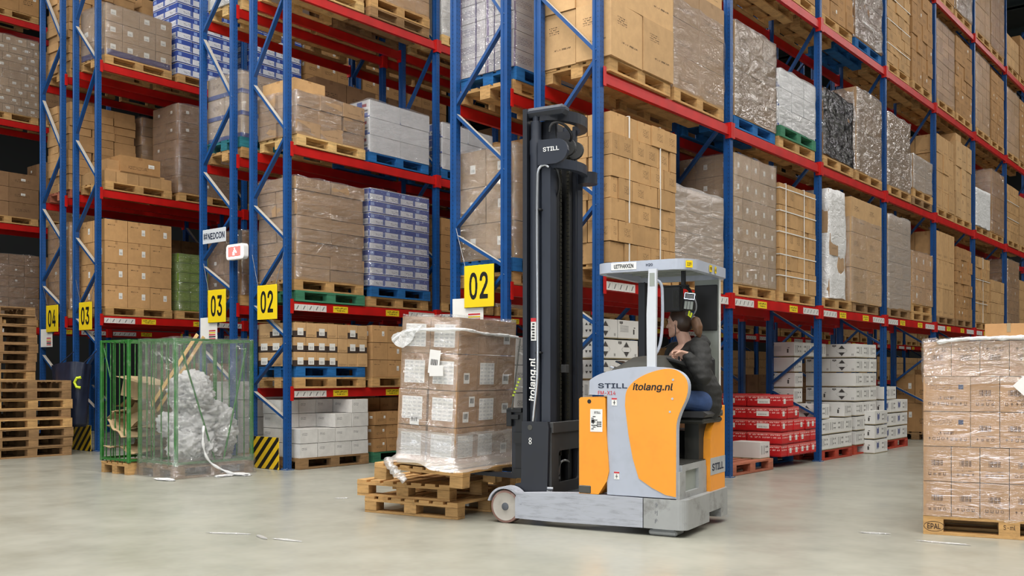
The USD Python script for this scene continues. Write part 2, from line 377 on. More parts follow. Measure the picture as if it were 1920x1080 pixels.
# ---------------------------------------------------------------- the hall
def concrete():
    g = G()
    tc = g.add('texture_coordinate')
    n1 = g.add('noise_texture', {'scale': .55, 'detail': 6.0, 'roughness': .6}, vector=tc + '.object')
    n2 = g.add('noise_texture', {'scale': 5.0, 'detail': 6.0, 'roughness': .7}, vector=tc + '.object')
    n3 = g.add('noise_texture', {'scale': 1.7, 'detail': 4.0, 'roughness': .55}, vector=tc + '.object')
    f = g.math('add', g.math('multiply', n1 + '.fac', .5), g.math('add', g.math('multiply', n2 + '.fac', .2), g.math('multiply', n3 + '.fac', .3)))
    col = g.add('rgb_ramp', {'ramp': [(.3, lin((144, 144, 132))), (.5, lin((156, 156, 145))), (.7, lin((166, 166, 155)))]}, fac=f) + '.color'
    rr = g.add('map_range', {'from_min': .35, 'from_max': .65, 'to_min': .24, 'to_max': .34}, value=n3 + '.fac')
    bp = g.add('bump', {'strength': .1, 'distance': .004}, height=n3 + '.fac')
    p = g.add('principled_bsdf', {'specular_ior_level': .5}, base_color=col, roughness=rr + '.result', normal=bp + '.normal')
    g.done('concrete', p + '.BSDF')
concrete()
simple('wall_panel', (84, 86, 86), .7, noise=.05, scale=.4)
simple('roof_deck', (60, 64, 64), .7, noise=.1, scale=.5)
simple('roof_steel', (60, 70, 70), .6)
obj('floor', bx(-34, 24, -22, 46, -.2, 0), M['concrete'], kind='structure')
obj('wall_back', bx(-34, 24, 46, 46.3, 0, 13.2), M['wall_panel'], kind='structure')
obj('wall_left', bx(-34.3, -34, -22, 46, 0, 13.2), M['wall_panel'], kind='structure')
obj('wall_right', bx(24, 24.3, -22, 46, 0, 13.2), M['wall_panel'], kind='structure')
obj('wall_front', bx(-34, 24, -22.3, -22, 0, 13.2), M['wall_panel'], kind='structure')
obj('ceiling', bx(-34, 24, -22, 46, 13.2, 13.4), M['roof_deck'], kind='structure')
for i in range(14):
    obj('trim_%d' % (i + 1), cat_([bx(-34, 24, -19 + i*4.8, -18.8 + i*4.8, 12.3, 13.2), bx(-34, 24, -19.1 + i*4.8, -18.7 + i*4.8, 12.3, 12.34)]), M['roof_steel'], kind='structure')

# ---------------------------------------------------------------- racks
LV = [0.0, 2.207, 4.259, 6.32, 8.38, 10.44]
LVW = ['on the floor', 'first level', 'second level', 'third level', 'fourth level', 'fifth level']
ORD = ['first', 'second', 'third', 'fourth', 'fifth', 'sixth', 'seventh', 'eighth', 'ninth', 'tenth', 'eleventh', 'twelfth', 'thirteenth', 'fourteenth', 'fifteenth', 'sixteenth']
PITCH = 2.8
FH = 10.9
def post_mesh(x0, s):
    """omega section upright; x0 = outer face, s = direction of the depth"""
    p = [(0, -.035), (.018, -.035), (.024, -.022), (.056, -.022), (.062, -.035), (.09, -.035), (.09, .035), (.062, .035), (.056, .022), (.024, .022), (.018, .035), (0, .035)]
    q = [(x0 + s * a, b) for a, b in p]
    v, f = ext(q if s > 0 else q[::-1], FH); return (v, f)
def bar(p, q, w, d):
    """flat bar between p and q (in the frame's x-z plane)"""
    p, q = np.array(p, float), np.array(q, float); t = q - p; L = np.linalg.norm(t); t /= L
    up = np.cross(t, [0, 1, 0]); up /= np.linalg.norm(up)
    v, f = bx(0, L, -d / 2, d / 2, -w / 2, w / 2)
    return (p + v[:, :1] * t + v[:, 1:2] * np.array([0, 1, 0]) - v[:, 2:] * up, f)
def frame_proto(name, Ln, Rn, outer_right):
    """zigzag nodes on the left and right post, seen from the row end"""
    pr = proto(name)
    xl, xr = (-.82, 0) if outer_right else (0, .82)
    obj('post', post_mesh(xr, -1), M['post_blue'], pr); obj('post', post_mesh(xl, 1), M['post_blue'], pr)
    for x in (xl + .045, xr - .045):
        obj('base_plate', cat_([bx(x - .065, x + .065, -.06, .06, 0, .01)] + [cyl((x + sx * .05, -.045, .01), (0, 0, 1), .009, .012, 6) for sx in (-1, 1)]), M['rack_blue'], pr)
    L, Rr = sorted(Ln), sorted(Rn)
    a, b = xl + .06, xr - .06
    for k in range(len(L)):
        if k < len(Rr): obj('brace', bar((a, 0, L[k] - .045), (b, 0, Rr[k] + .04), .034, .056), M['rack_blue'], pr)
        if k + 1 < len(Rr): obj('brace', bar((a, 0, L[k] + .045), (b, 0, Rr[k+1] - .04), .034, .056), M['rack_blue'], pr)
    return pr
FR = frame_proto('upright_frame_a', [1.06, 2.22, 3.57, 5.2, 7.1, 9.1], [.62, 1.70, 2.97, 4.40, 6.3, 8.1, 10.2], True)
FL = frame_proto('upright_frame_b', [1.63, 2.83, 4.18, 6.08, 8.0, 10.0], [1.1, 2.36, 3.48, 5.03, 6.9, 8.9], False)
FR2 = frame_proto('upright_frame_c', [1.06, 2.22, 3.57, 5.2, 7.1, 9.1], [.62, 1.70, 2.97, 4.40, 6.3, 8.1, 10.2], False)

def strip_mat():
    g = G(); tc = g.add('texture_coordinate'); sp = g.add('separate_xyz', vector=tc + '.UV'); u, v = sp + '.x', sp + '.y'
    fu = g.math('fraction', g.math('multiply', u, 5.0))
    d = g.math('compare', g.math('add', fu, g.math('multiply', v, -.5)), .25, .09)
    d = g.math('multiply', d, g.math('compare', v, .5, .3))
    e = g.math('maximum', d, g.math('compare', fu, .0, .025))
    col = g.mix(g.math('multiply', e, .75), lin((214, 212, 208)), lin((70, 70, 72)))
    p = g.add('principled_bsdf', {'roughness': .5}, base_color=col); g.done('strip_print', p + '.BSDF')
    g = G(); tc = g.add('texture_coordinate'); sp = g.add('separate_xyz', vector=tc + '.UV'); u, v = sp + '.x', sp + '.y'
    mp = g.add('mapping', {'scale': (16.0, 3.0, 1.0)}, vector=tc + '.UV'); nz = g.add('noise_texture', {'dimensions': '2D', 'scale': 1.0, 'detail': 1.0}, vector=mp + '.vector')
    k = g.math('multiply', g.math('maximum', g.rect(u, v, .1, .9, .56, .82), g.rect(u, v, .2, .8, .2, .42)), g.math('greater_than', nz + '.fac', .46))
    col = g.mix(g.math('multiply', k, .8), lin((228, 200, 38)), lin((50, 44, 20)))
    p = g.add('principled_bsdf', {'roughness': .5}, base_color=col); g.done('yellow_print', p + '.BSDF')
strip_mat()
def quad_x(x, y0, y1, z0, z1, d=.003):
    """thin plate on a face looking along +x, with uv"""
    v, f, uv = uvbox(x, x + d, y0, y1, z0, z1); return v, f, uv
def uvbox(x0, x1, y0, y1, z0, z1):
    """box of 24 vertices; side faces carry u, v 0..1 (v up), lids u in 2..3"""
    V, F, UV = [], [], []
    def q(a, b, c, d, uv):
        n = len(V); V.extend([a, b, c, d]); F.extend([[n, n+1, n+2], [n, n+2, n+3]]); UV.extend(uv)
    s = [(0, 0), (1, 0), (1, 1), (0, 1)]; t = [(2, 0), (3, 0), (3, 1), (2, 1)]
    q((x0,y0,z0),(x1,y0,z0),(x1,y0,z1),(x0,y0,z1), s); q((x1,y0,z0),(x1,y1,z0),(x1,y1,z1),(x1,y0,z1), s)
    q((x1,y1,z0),(x0,y1,z0),(x0,y1,z1),(x1,y1,z1), s); q((x0,y1,z0),(x0,y0,z0),(x0,y0,z1),(x0,y1,z1), s)
    q((x0,y0,z1),(x1,y0,z1),(x1,y1,z1),(x0,y1,z1), t); q((x0,y1,z0),(x1,y1,z0),(x1,y0,z0),(x0,y0,z0), t)
    return np.array(V, float), np.array(F), np.array(UV, float)
def beam_proto(name, stickers):
    pr = proto(name)
    poly = [(-.025, -.06), (.025, -.06), (.025, .035), (.012, .035), (.012, .06), (-.025, .06)]
    v, f = ext(poly, PITCH - .1)
    obj('beam', (np.stack([v[:, 0], v[:, 2] + .05, v[:, 1]], 1), f[:, ::-1]), M['rack_red'], pr)
    for y in (.0, PITCH):
        s = 1 if y == 0 else -1
        a, b = sorted((y + s * .036, y + s * .05)); c, d = sorted((y + s * .002, y + s * .05))
        obj('connector', cat_([bx(-.03, .05, a, b, -.1, .09), bx(.046, .052, c, d, -.1, .09)]), M['rack_red'], pr)
    if stickers:
        for y0, y1 in ((.08, .62), (2.18, 2.72)):
            v, f, uv = quad_x(.0255, y0, y1, -.055, .03); obj('location_strip', (v, f), M['strip_print'], pr, uv=uv, label='white strip printed with a row of arrows')
        for y0, y1 in ((.74, 1.0), (1.72, 1.98)):
            v, f, uv = quad_x(.0255, y0, y1, -.052, .034); obj('load_plate', (v, f), M['yellow_print'], pr, uv=uv, label='small yellow plate with black lettering')
    return pr
BM, BMS = beam_proto('rack_beam_a', False), beam_proto('rack_beam_b', True)

ROWX = {'C': 0.0, 'B': -4.88, 'A': -9.76, 'Z': -14.64}
RNAME = {('C', 'R'): 'right-hand rack', ('C', 'L'): 'rack beside the mast', ('B', 'R'): 'rack behind wrapped load', ('B', 'L'): 'rack above wrapped cage',
         ('A', 'R'): 'rack above bare cage', ('A', 'L'): 'rack by sign 04', ('Z', 'R'): 'leftmost rack'}
def inframe(pts, m=10):
    p = np.asarray(pts, float) - np.array(CAM)
    Fw = np.array([-math.sin(YAW), math.cos(YAW), 0]); Rt = np.array([math.cos(YAW), math.sin(YAW), 0])
    F = p @ Fw; u = 960 + 1822.27 * (p @ Rt) / F; v = 702.28 - 1822.27 * p[:, 2] / F
    return u.min() < 1920 + m and u.max() > -m and v.min() < 1080 + m and v.max() > -m
def corners(x0, x1, y0, y1, z0, z1):
    return [(a, b, c) for a in (x0, x1) for b in (y0, y1) for c in (z0, z1)]
NB = {('C', 'R'): 9, ('C', 'L'): 4, ('B', 'R'): 12, ('B', 'L'): 3, ('A', 'R'): 4, ('A', 'L'): 2, ('Z', 'R'): 3}
for (row, side), nb in NB.items():
    xr = ROWX[row]; xo = xr if side == 'R' else xr - 2.0      # aisle face
    rn = RNAME[(row, side)]
    for k in range(nb + 1):
        pts = corners(xo - .82 if side == 'R' else xo, xo if side == 'R' else xo + .82, k*PITCH - .05, k*PITCH + .05, 0, FH)
        if inframe(pts):
            copy('upright_frame', FR if side == 'R' else FL, 'blue %s upright frame, %s from the near end of the %s' % ('end' if k == 0 else 'steel', ORD[k], rn), 'rack frame', (xo, k*PITCH, 0))
    for lv in range(1, 5):
        for k in range(nb):
            z = LV[lv] - .065
            for face in ('aisle', 'rear'):
                d = .03 if face == 'aisle' else .79
                x = xo - d if side == 'R' else xo + d
                if row in 'BA' and lv == 4: continue
                if not inframe(corners(x - .03, x + .03, k*PITCH, k*PITCH + PITCH, z - .06, z + .06), 0): continue
                flip = (side == 'L') == (face == 'aisle')
                st = lv == 1 and face == 'aisle'
                copy('rack_beam', BMS if st else BM, 'red %s beam, %s, %s bay, %s' % (face, LVW[lv], ORD[k], rn), 'rack beam', (x, k*PITCH + (PITCH if flip else 0), z), rz=180 if flip else 0)
# the extra low level in the aisle marked 02
for face, d in (('aisle', .03), ('rear', .79)):
    for k in range(12):
        copy('rack_beam', BMS if face == 'aisle' else BM, 'red %s beam of the low shelf, %s bay, rack behind the wrapped load' % (face, ORD[k]), 'rack beam', (ROWX['B'] - d, k*PITCH + (0 if face == 'aisle' else PITCH), 1.0), rz=0 if face == 'aisle' else 180)

# ---------------------------------------------------------------- pallets
def pallet_proto(name, mat, L=1.2, D=.8, bottom=True):
    pr = proto('pallet_' + name); m = M[mat]
    ws = [.145, .1, .145, .1, .145] if D < .9 else [.145, .1, .1, .145, .1, .1, .145]
    gap = (D - sum(ws)) / (len(ws) - 1); y = -D / 2
    rr = random.Random(hash(D) % 97 + len(name))
    for w in ws:
        j = rr.uniform(-.006, .006)
        obj('deck_board', bx(-L/2 + j, L/2 + j, y, y + w, .122, .144), m, pr); y += w + gap
    for x in (-L/2 + .0725, 0, L/2 - .0725):
        obj('cross_board', bx(x - .0725, x + .0725, -D/2, D/2, .1, .122), m, pr)
        for yy, w in ((-D/2 + .05, .1), (0, .145), (D/2 - .05, .1)):
            obj('block', bx(x - .0725, x + .0725, yy - w/2, yy + w/2, .022 if bottom else 0.0, .1), m, pr)
    if bottom:
        for yy, w in ((-D/2 + .05, .1), (0, .145), (D/2 - .05, .1)):
            obj('bottom_board', bx(-L/2, L/2, yy - w/2, yy + w/2, 0, .022), m, pr)
    return pr
PAL = {n: pallet_proto(n, m) for n, m in (('wood', 'wood'), ('new', 'wood_new'), ('old', 'wood_old'), ('blue', 'wood_blue'), ('red', 'wood_red'), ('green', 'wood_green'), ('teal', 'wood_teal'), ('redbrown', 'wood_redbrown'))}
PALW = {'wood': 'brown wooden', 'new': 'pale new wooden', 'old': 'greyed wooden', 'blue': 'blue painted', 'red': 'red painted', 'green': 'green painted', 'teal': 'teal painted', 'redbrown': 'reddish brown'}

# ---------------------------------------------------------------- loads
def ring(L, D, r, nu):
    """points and outward normals round a rounded rectangle"""
    pts = np.array(rrect(-L/2, L/2, -D/2, D/2, r, 3).exterior.coords)[:-1]
    seg = np.vstack([pts, pts[:1]]); s = np.r_[0, np.cumsum(np.linalg.norm(np.diff(seg, axis=0), axis=1))]
    q = np.linspace(0, s[-1], nu, endpoint=False)
    p = np.stack([np.interp(q, s, seg[:, k]) for k in (0, 1)], 1)
    t = np.roll(p, -1, 0) - np.roll(p, 1, 0); n = np.stack([t[:, 1], -t[:, 0]], 1); n /= np.linalg.norm(n, axis=1, keepdims=True)
    if (n * p).sum() < 0: n = -n
    return p, n
def shell(L, D, z0, z1, seed, amp=.012, nu=56, nv=14, lip=.12, off=.012, flare=.0, ztop=None):
    p, n = ring(L + 2*off, D + 2*off, .035, nu)
    rows = []
    zs = np.linspace(z0, z1, nv)
    for i, z in enumerate(zs):
        q = np.c_[p, np.full(nu, z)]
        nz = meshkit.fbm(np.c_[p * 4, np.full(nu, z * 16)] + seed * 13.7, 3, seed) - .5
        nz2 = meshkit.noise(np.c_[p * 3, np.full(nu, z * 5)] + seed * 3.1, seed + 5) - .4
        d = amp * (1.6 * nz + 1.2 * nz2) + flare * max(0, 1 - i / 2.0)
        q[:, :2] += n * d[:, None]
        if i == nv - 1: q[:, 2] += (meshkit.noise(np.c_[p * 5, np.full(nu, seed)]) - .5) * .03
        if i == 0: q[:, 2] += (meshkit.noise(np.c_[p * 6, np.full(nu, seed + 3.)]) - .5) * .06
        rows.append(q)
    if ztop is not None:
        for q in rows: q[:, 2] = np.minimum(q[:, 2], ztop(q[:, 0], q[:, 1]) + .01)
    if lip:
        q = rows[-1].copy(); q[:, 0] *= 1 - lip / (L/2); q[:, 1] *= 1 - lip / (D/2); q[:, 2] += .006 + .012 * (meshkit.noise(np.c_[p * 9, np.full(nu, seed + 9.)])); rows.append(q)
    v = np.vstack(rows); nr = len(rows)
    i, j = np.meshgrid(np.arange(nr - 1), np.arange(nu), indexing='ij'); k = (j + 1) % nu
    qd = np.stack([i*nu+j, i*nu+k, (i+1)*nu+k, (i+1)*nu+j], -1).reshape(-1, 4)
    return (v, np.vstack([qd[:, [0,1,2]], qd[:, [0,2,3]]]))
SEED = [0]
def fill(parent, L, D, H, nc, nd, nl, mat, jit=.004, brick=False, drop=None, z0=0.0, joined=False, gap=.006, mats=None, part='carton', rnd=None):
    """cartons of one load: nc along x, nd along y, nl layers"""
    rnd = rnd or random.Random(SEED[0] * 31 + 5)
    ms = []
    hz = H / nl
    for l in range(nl):
        ncl = nc
        xs = np.linspace(-L/2, L/2, ncl + 1)
        if brick and l % 2 and nc > 1:
            xs = np.r_[-L/2, np.linspace(-L/2, L/2, ncl + 1)[:-1] + L / ncl / 2, L/2]
        ys = np.linspace(-D/2, D/2, nd + 1)
        for i in range(len(xs) - 1):
            for j in range(nd):
                if 0 < i < len(xs) - 2 and 0 < j < nd - 1 and l < nl - 1: continue
                if drop and drop(l, i, j, nl, len(xs) - 1, nd): continue
                jx, jy = rnd.uniform(-jit, jit), rnd.uniform(-jit, jit)
                dz = rnd.uniform(0, .004)
                v, f, uv = uvbox(xs[i] + gap/2, xs[i+1] - gap/2, ys[j] + gap/2, ys[j+1] - gap/2, z0 + l*hz, z0 + (l+1)*hz - gap*.7 - dz)
                c = v.mean(0); v, f = xf((v - c, f), rz=rnd.uniform(-1, 1) * jit * 2.2); v = v + c + np.array([jx, jy, 0])
                m = mat if not mats else mats[rnd.randrange(len(mats))]
                if mat == 'blue_striped': uv = uv.copy(); uv[0:4, 0] += 6; uv[8:12, 0] += 6
                if joined: ms.append((v, f, uv))
                else: obj(part, (v, f), M[m], parent, uv=uv)
    if joined:
        v, f = cat_([(a, b) for a, b, _ in ms])
        obj('carton_stack', (v, f), M[mat], parent, uv=np.vstack([c for *_, c in ms]), kind='stuff')
def hoop_v(x, D, H, w=.014, e=.006):
    return cat_([bx(x - w/2, x + w/2, -D/2 - e, -D/2 + .002, 0, H + e), bx(x - w/2, x + w/2, D/2 - .002, D/2 + e, 0, H + e), bx(x - w/2, x + w/2, -D/2 - e, D/2 + e, H - .002, H + e)])
def hoop_y(y, L, H, w=.014, e=.006):
    v, f = hoop_v(y, L, H, w, e); return (np.stack([v[:, 1], v[:, 0], v[:, 2]], 1), f[:, ::-1])
def hoop_h(z, L, D, w=.014, e=.007):
    a, b = L/2 + e, D/2 + e
    return cat_([bx(-a, a, -b, -b + .004, z, z + w), bx(-a, a, b - .004, b, z, z + w), bx(-a, -a + .004, -b, b, z, z + w), bx(a - .004, a, -b, b, z, z + w)])
KINDS = {}
def load(look, cat, loc, rz, L, D, H, nc, nd, nl, mat, wrap=None, straps=None, jit=.004, brick=False, drop=None, top=None, joined=False, group=None, label=None, amp=.012, wrapH=None, mats=None, slip=None, nname='pallet_load'):
    SEED[0] += 1
    sd = SEED[0]
    t = thing(nname, label, cat, loc, rz + random.Random(sd).uniform(-.8, .8), group)
    fill(t, L, D, H, nc, nd, nl, mat, jit, brick, drop, joined=joined, mats=mats)
    if top:      # extra cartons on the top layer: (x0, x1, y0, y1, h, mat)
        for x0, x1, y0, y1, h, m_ in top:
            v, f, uv = uvbox(x0, x1, y0, y1, H, H + h); obj('carton', (v, f), M[m_], t, uv=uv)
    if wrap: obj('stretch_film', shell(L, D, .005, wrapH or H + .004, sd, amp), M[wrap], t, smooth=True)
    if slip: obj('cover_sheet', shell(L, D, .004, slip[0], sd + 50, .004, off=.004, lip=0), M[slip[1]], t)
    for s in straps or ():
        k = s[0]; m = M[s[2] if len(s) > 2 else 'strap_white']
        obj('strap', hoop_v(s[1], D, H) if k == 'v' else hoop_y(s[1], L, H) if k == 'y' else hoop_h(s[1], L, D), m, t)
    return t
def put(row, side, k, s, lv, look, cat, H, nc, nd, nl, mat, pal=('wood',), L=1.2, D=.8, dy=0.0, dx=0.0, z=None, **kw):
    """a load on its pallet(s) in one place of a rack: bay k, place s (0 near, 1 far), level lv"""
    xo = ROWX[row] - (.41 if side == 'R' else 2.0 - .41) + dx
    y = k*PITCH + (.70 if s == 0 else 2.02) + dy
    zb = (LV[lv] if z is None else z) + .004
    top = zb + .144 * len(pal) + H
    if not inframe(corners(xo - .45, xo + .45, y - .65, y + .65, zb, top), 0): return
    where = '%s, %s bay %s, %s' % ('floor' if lv == 0 and z is None else 'low shelf' if z is not None else LVW[lv], ORD[k], 'near' if s == 0 else 'far', RNAME[(row, side)])
    for i, p in enumerate(pal):
        w = PALW[p] + ' pallet' + ('' if len(pal) == 1 else [' at the bottom', ' doubled on top'][min(i, 1)])
        copy('pallet', PAL[p], w + ', ' + where, 'pallet', (xo + R.uniform(-.015, .015), y + R.uniform(-.02, .02), zb + .144 * i), 90 + R.uniform(-.6, .6))
    if nc: load(look, cat, (xo, y, zb + .144 * len(pal) + .002), 90, L, D, H, nc, nd, nl, mat, label=look + ', ' + where, **kw)
LOADC = 'pallet load'
def P(*a, **k): put(a[0], a[1], a[2], a[3], a[4], a[5], LOADC, *a[6:], **k)
topgone = lambda p: (lambda l, i, j, nl, nc, nd: l == nl - 1 and ((i * 7 + j * 3) % 5) / 5.0 < p)
# local x of a load runs along the rack (near to far), local -y looks into the aisle
VW = [('v', -.35), ('v', .1), ('v', .38)]
# --- right-hand rack
P('C','R',0,0,1,'tall hand-stacked kraft cartons with white straps',1.5,5,3,7,'kraft_print',pal=('wood',),L=1.26,D=.86,dx=.05,jit=.012,brick=True,straps=[('v',-.3),('v',.3)])
P('C','R',0,1,1,'low film-wrapped taupe cartons',.98,4,2,4,'taupe',wrap='film_milky')
P('C','R',1,0,1,'taupe cartons with square white labels under film',1.6,5,3,6,'taupe_label2',wrap='film_clear')
P('C','R',1,1,1,'kraft cartons bound with many white straps',1.44,5,3,5,'kraft_print',pal=('wood',),straps=[('h',.2),('h',.48),('h',.78),('h',1.06),('h',1.36),('v',-.4),('v',.2)],jit=.01,brick=True)
P('C','R',2,0,1,'lumpy milky-wrapped load',1.6,2,2,5,'taupe',pal=('wood',),wrap='film_white',amp=.04,jit=.02,L=.62,dy=-.06)
P('C','R',2,1,1,'big kraft boxes half in film',1.62,2,1,3,'kraft_big',L=1.42,D=.82,dy=-.13,wrap='film_clear',wrapH=1.3,pal=('old',))
P('C','R',3,0,1,'pinkish cartons in milky film',1.58,3,2,6,'taupe',wrap='film_milky',pal=('old',))
P('C','R',3,1,1,'short kraft cartons in clear film',.95,3,2,3,'kraft_label',wrap='film_clear',pal=('wood','wood'))
P('C','R',4,0,1,'big upright kraft cartons',1.62,3,2,3,'kraft_plain',pal=('old',))
P('C','R',4,1,1,'kraft cartons with uneven edges',1.45,4,3,6,'kraft_deep',jit=.016,brick=True,pal=('old',))
P('C','R',5,0,1,'kraft cartons bound with thin straps',1.4,5,3,6,'kraft_print',straps=[('h',.4),('h',.9),('v',0)],jit=.014)
P('C','R',5,1,1,'half-height kraft cartons',1.0,4,2,4,'kraft_plain')
P('C','R',6,0,1,'tall kraft cartons in film',1.6,4,2,5,'kraft_deep',wrap='film_clear')
P('C','R',6,1,1,'plain kraft cartons',1.2,4,2,5,'kraft_plain',joined=True)
P('C','R',0,0,2,'huge plain kraft boxes with printed sides',1.68,2,2,3,'kraft_big',L=1.24,D=.84,dx=.03,jit=.012)
P('C','R',0,1,2,'kraft boxes sagging under loose clear film',1.18,2,2,3,'taupe',wrap='film_clear',wrapH=1.0,amp=.03,top=[(-.1,.58,-.38,.3,.22,'kraft_big')])
P('C','R',1,0,2,'shiny silver-wrapped load',1.16,3,2,4,'taupe',wrap='film_silver',pal=('blue',),amp=.02)
P('C','R',1,1,2,'pale blue-striped cartons in milky film',.76,3,2,3,'blue_striped',wrap='film_milky',pal=('wood','green'),slip=(.24,'film_milky'))
P('C','R',2,0,2,'black film-wrapped load',.98,3,2,3,'dark_brown',wrap='film_black',amp=.03)
P('C','R',2,1,2,'glossy silver-wrapped load',1.3,3,2,4,'taupe',wrap='film_silver',amp=.02)
P('C','R',3,0,2,'silver-wrapped kraft cartons',1.22,4,2,5,'taupe',wrap='film_silver')
P('C','R',3,1,2,'low load in clear film',.6,3,2,2,'taupe',wrap='film_milky',pal=('old','wood'))
P('C','R',4,0,2,'large kraft cartons with blank sides',1.4,3,2,4,'kraft_plain',jit=.012)
P('C','R',4,1,2,'upright kraft cartons of mixed size',1.52,3,2,3,'kraft_big',jit=.016,top=[(-.5,-.1,-.36,.1,.16,'kraft_plain')])
P('C','R',5,0,2,'white-wrapped load',.8,3,2,4,'white_carton',wrap='film_white')
P('C','R',5,1,2,'kraft cartons under film, brown',1.4,3,2,5,'kraft_deep',wrap='film_clear')
P('C','R',6,0,2,'strapped kraft cartons',1.3,4,2,6,'kraft_print',straps=[('h',.5),('h',.9)])
P('C','R',6,1,2,'kraft cartons stacked square',1.2,4,2,5,'kraft_plain',joined=True)
P('C','R',1,0,3,'kraft cartons on a pallet',1.0,3,2,4,'kraft_plain')
P('C','R',1,1,3,'kraft cartons above the truck',1.0,3,2,4,'kraft_deep',pal=('wood',))
P('C','R',2,0,3,'bare kraft cartons',1.3,4,2,5,'kraft_deep',jit=.01)
P('C','R',2,1,3,'dark film-wrapped load',1.3,3,2,4,'dark_brown',wrap='film_silver',pal=('blue',),amp=.03)
P('C','R',3,0,3,'tall strapped kraft cartons',1.66,4,3,9,'kraft_print',straps=[('h',.3),('h',.7),('h',1.1),('h',1.5)],brick=True,jit=.01)
P('C','R',3,1,3,'tall bare kraft cartons',1.68,4,2,6,'kraft_deep',jit=.012)
P('C','R',4,0,3,'film-wrapped kraft sacks in tiers',1.5,3,2,10,'small_flat',wrap='film_clear')
P('C','R',4,1,3,'kraft cartons with offset tiers',1.55,3,2,6,'kraft_deep',brick=True,jit=.012)
P('C','R',5,0,3,'narrow kraft cartons in tiers',1.6,4,2,8,'kraft_plain',wrap='film_clear')
P('C','R',5,1,3,'kraft cartons stacked to the beam above',1.55,4,2,7,'kraft_deep',brick=True)
P('C','R',6,0,3,'film-wrapped kraft cartons',1.5,3,2,6,'kraft_plain',wrap='film_clear')
P('C','R',6,1,3,'kraft cartons at the picture edge',1.5,3,2,6,'kraft_deep',joined=True)
P('C','R',4,0,4,'kraft cartons high up',1.2,3,2,5,'kraft_deep')
P('C','R',4,1,4,'white film-wrapped load high up',1.4,3,2,5,'taupe',wrap='film_silver')
P('C','R',5,0,4,'kraft cartons high up under film',1.5,3,2,5,'kraft_plain',wrap='film_clear')
P('C','R',5,1,4,'kraft cartons high up in tiers',1.55,3,2,6,'kraft_deep',wrap='film_clear')
P('C','R',6,0,4,'low kraft cartons high up',.7,3,2,3,'kraft_plain')
P('C','R',6,1,4,'kraft cartons high up, plain',1.0,3,2,4,'kraft_deep',joined=True)
# --- its far side, seen through the end frame left of the mast
P('C','L',0,0,1,'kraft cartons under loose clear film',1.22,2,2,3,'taupe_label2',wrap='film_clear',pal=('wood','blue'),amp=.03,top=[(-.05,.55,-.36,.36,.2,'kraft_plain')])
P('C','L',0,1,1,'labelled cartons under film',1.4,3,2,6,'taupe_label2',wrap='film_clear')
P('C','L',0,0,2,'grey white cartons with purple straps',1.6,3,2,8,'grey_carton',wrap='film_clear',pal=('wood','blue'),straps=[('v',-.2,'strap_purple'),('v',.2,'strap_purple'),('y',-.13,'strap_purple'),('y',.14,'strap_purple')])
P('C','L',0,1,2,'kraft cartons',1.5,3,2,5,'kraft_plain')
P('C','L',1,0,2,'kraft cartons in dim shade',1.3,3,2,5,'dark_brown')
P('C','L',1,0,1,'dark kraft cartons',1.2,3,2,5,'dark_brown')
P('C','L',0,0,0,'white cartons beside the mast',1.5,3,2,5,'white_carton')
# --- aisle 02: rack right of the green cages
P('B','R',0,0,1,'brown cartons wrapped in glossy film',1.36,2,2,8,'taupe',wrap='film_clear',pal=('green','wood'),amp=.022,jit=.014)
P('B','R',0,1,1,'blue white printed cartons in film',1.4,4,3,8,'blue_printed',wrap='film_clear',pal=('wood','blue'),amp=.006)
P('B','R',0,0,2,'uneven brown cartons under glossy film',.58,3,2,3,'taupe',pal=('new',),wrap='film_clear',amp=.03,jit=.02,top=[(-.55,-.02,-.3,.36,.19,'kraft_plain'),(.0,.34,-.1,.36,.12,'kraft_plain')])
P('B','R',0,1,2,'white airline cartons with blue stripes',.74,2,1,3,'blue_striped',pal=('blue',),wrap='film_clear',amp=.006)
P('B','R',1,0,2,'white striped cartons behind the post',.72,2,1,3,'blue_striped',pal=('blue',),wrap='film_clear',amp=.006)
P('B','R',1,1,2,'small kraft cartons with yellow straps',.66,5,3,5,'kraft_deep',straps=[('v',-.2,'strap_yellow'),('v',.2,'strap_yellow'),('h',.3,'strap_yellow')])
P('B','R',1,0,1,'kraft cartons behind the second post',1.3,3,2,5,'kraft_deep')
P('B','R',1,1,1,'kraft cartons in film, deep in',1.4,3,2,5,'taupe',wrap='film_clear')
P('B','R',0,0,3,'pale load at the picture top',1.2,3,2,5,'kraft_plain',pal=('new',))
P('B','R',0,1,3,'kraft cartons in film, cut off above',1.2,4,2,5,'kraft_plain',wrap='film_clear',pal=('old','wood'))
P('B','R',1,0,3,'white wrapped cartons, cut off above',1.3,4,2,5,'white_carton',wrap='film_milky',pal=('new',))
P('B','R',1,1,3,'grey cartons in film',1.4,4,2,6,'grey_carton',wrap='film_clear')
P('B','R',2,0,1,'brown cartons, far',1.4,3,2,5,'kraft_deep'); P('B','R',2,1,1,'plain cartons, far',1.2,3,2,4,'kraft_plain')
P('B','R',2,0,2,'brown cartons, deep in',1.3,3,2,5,'kraft_deep'); P('B','R',2,1,2,'plain cartons, deep in',1.2,3,2,4,'kraft_plain')
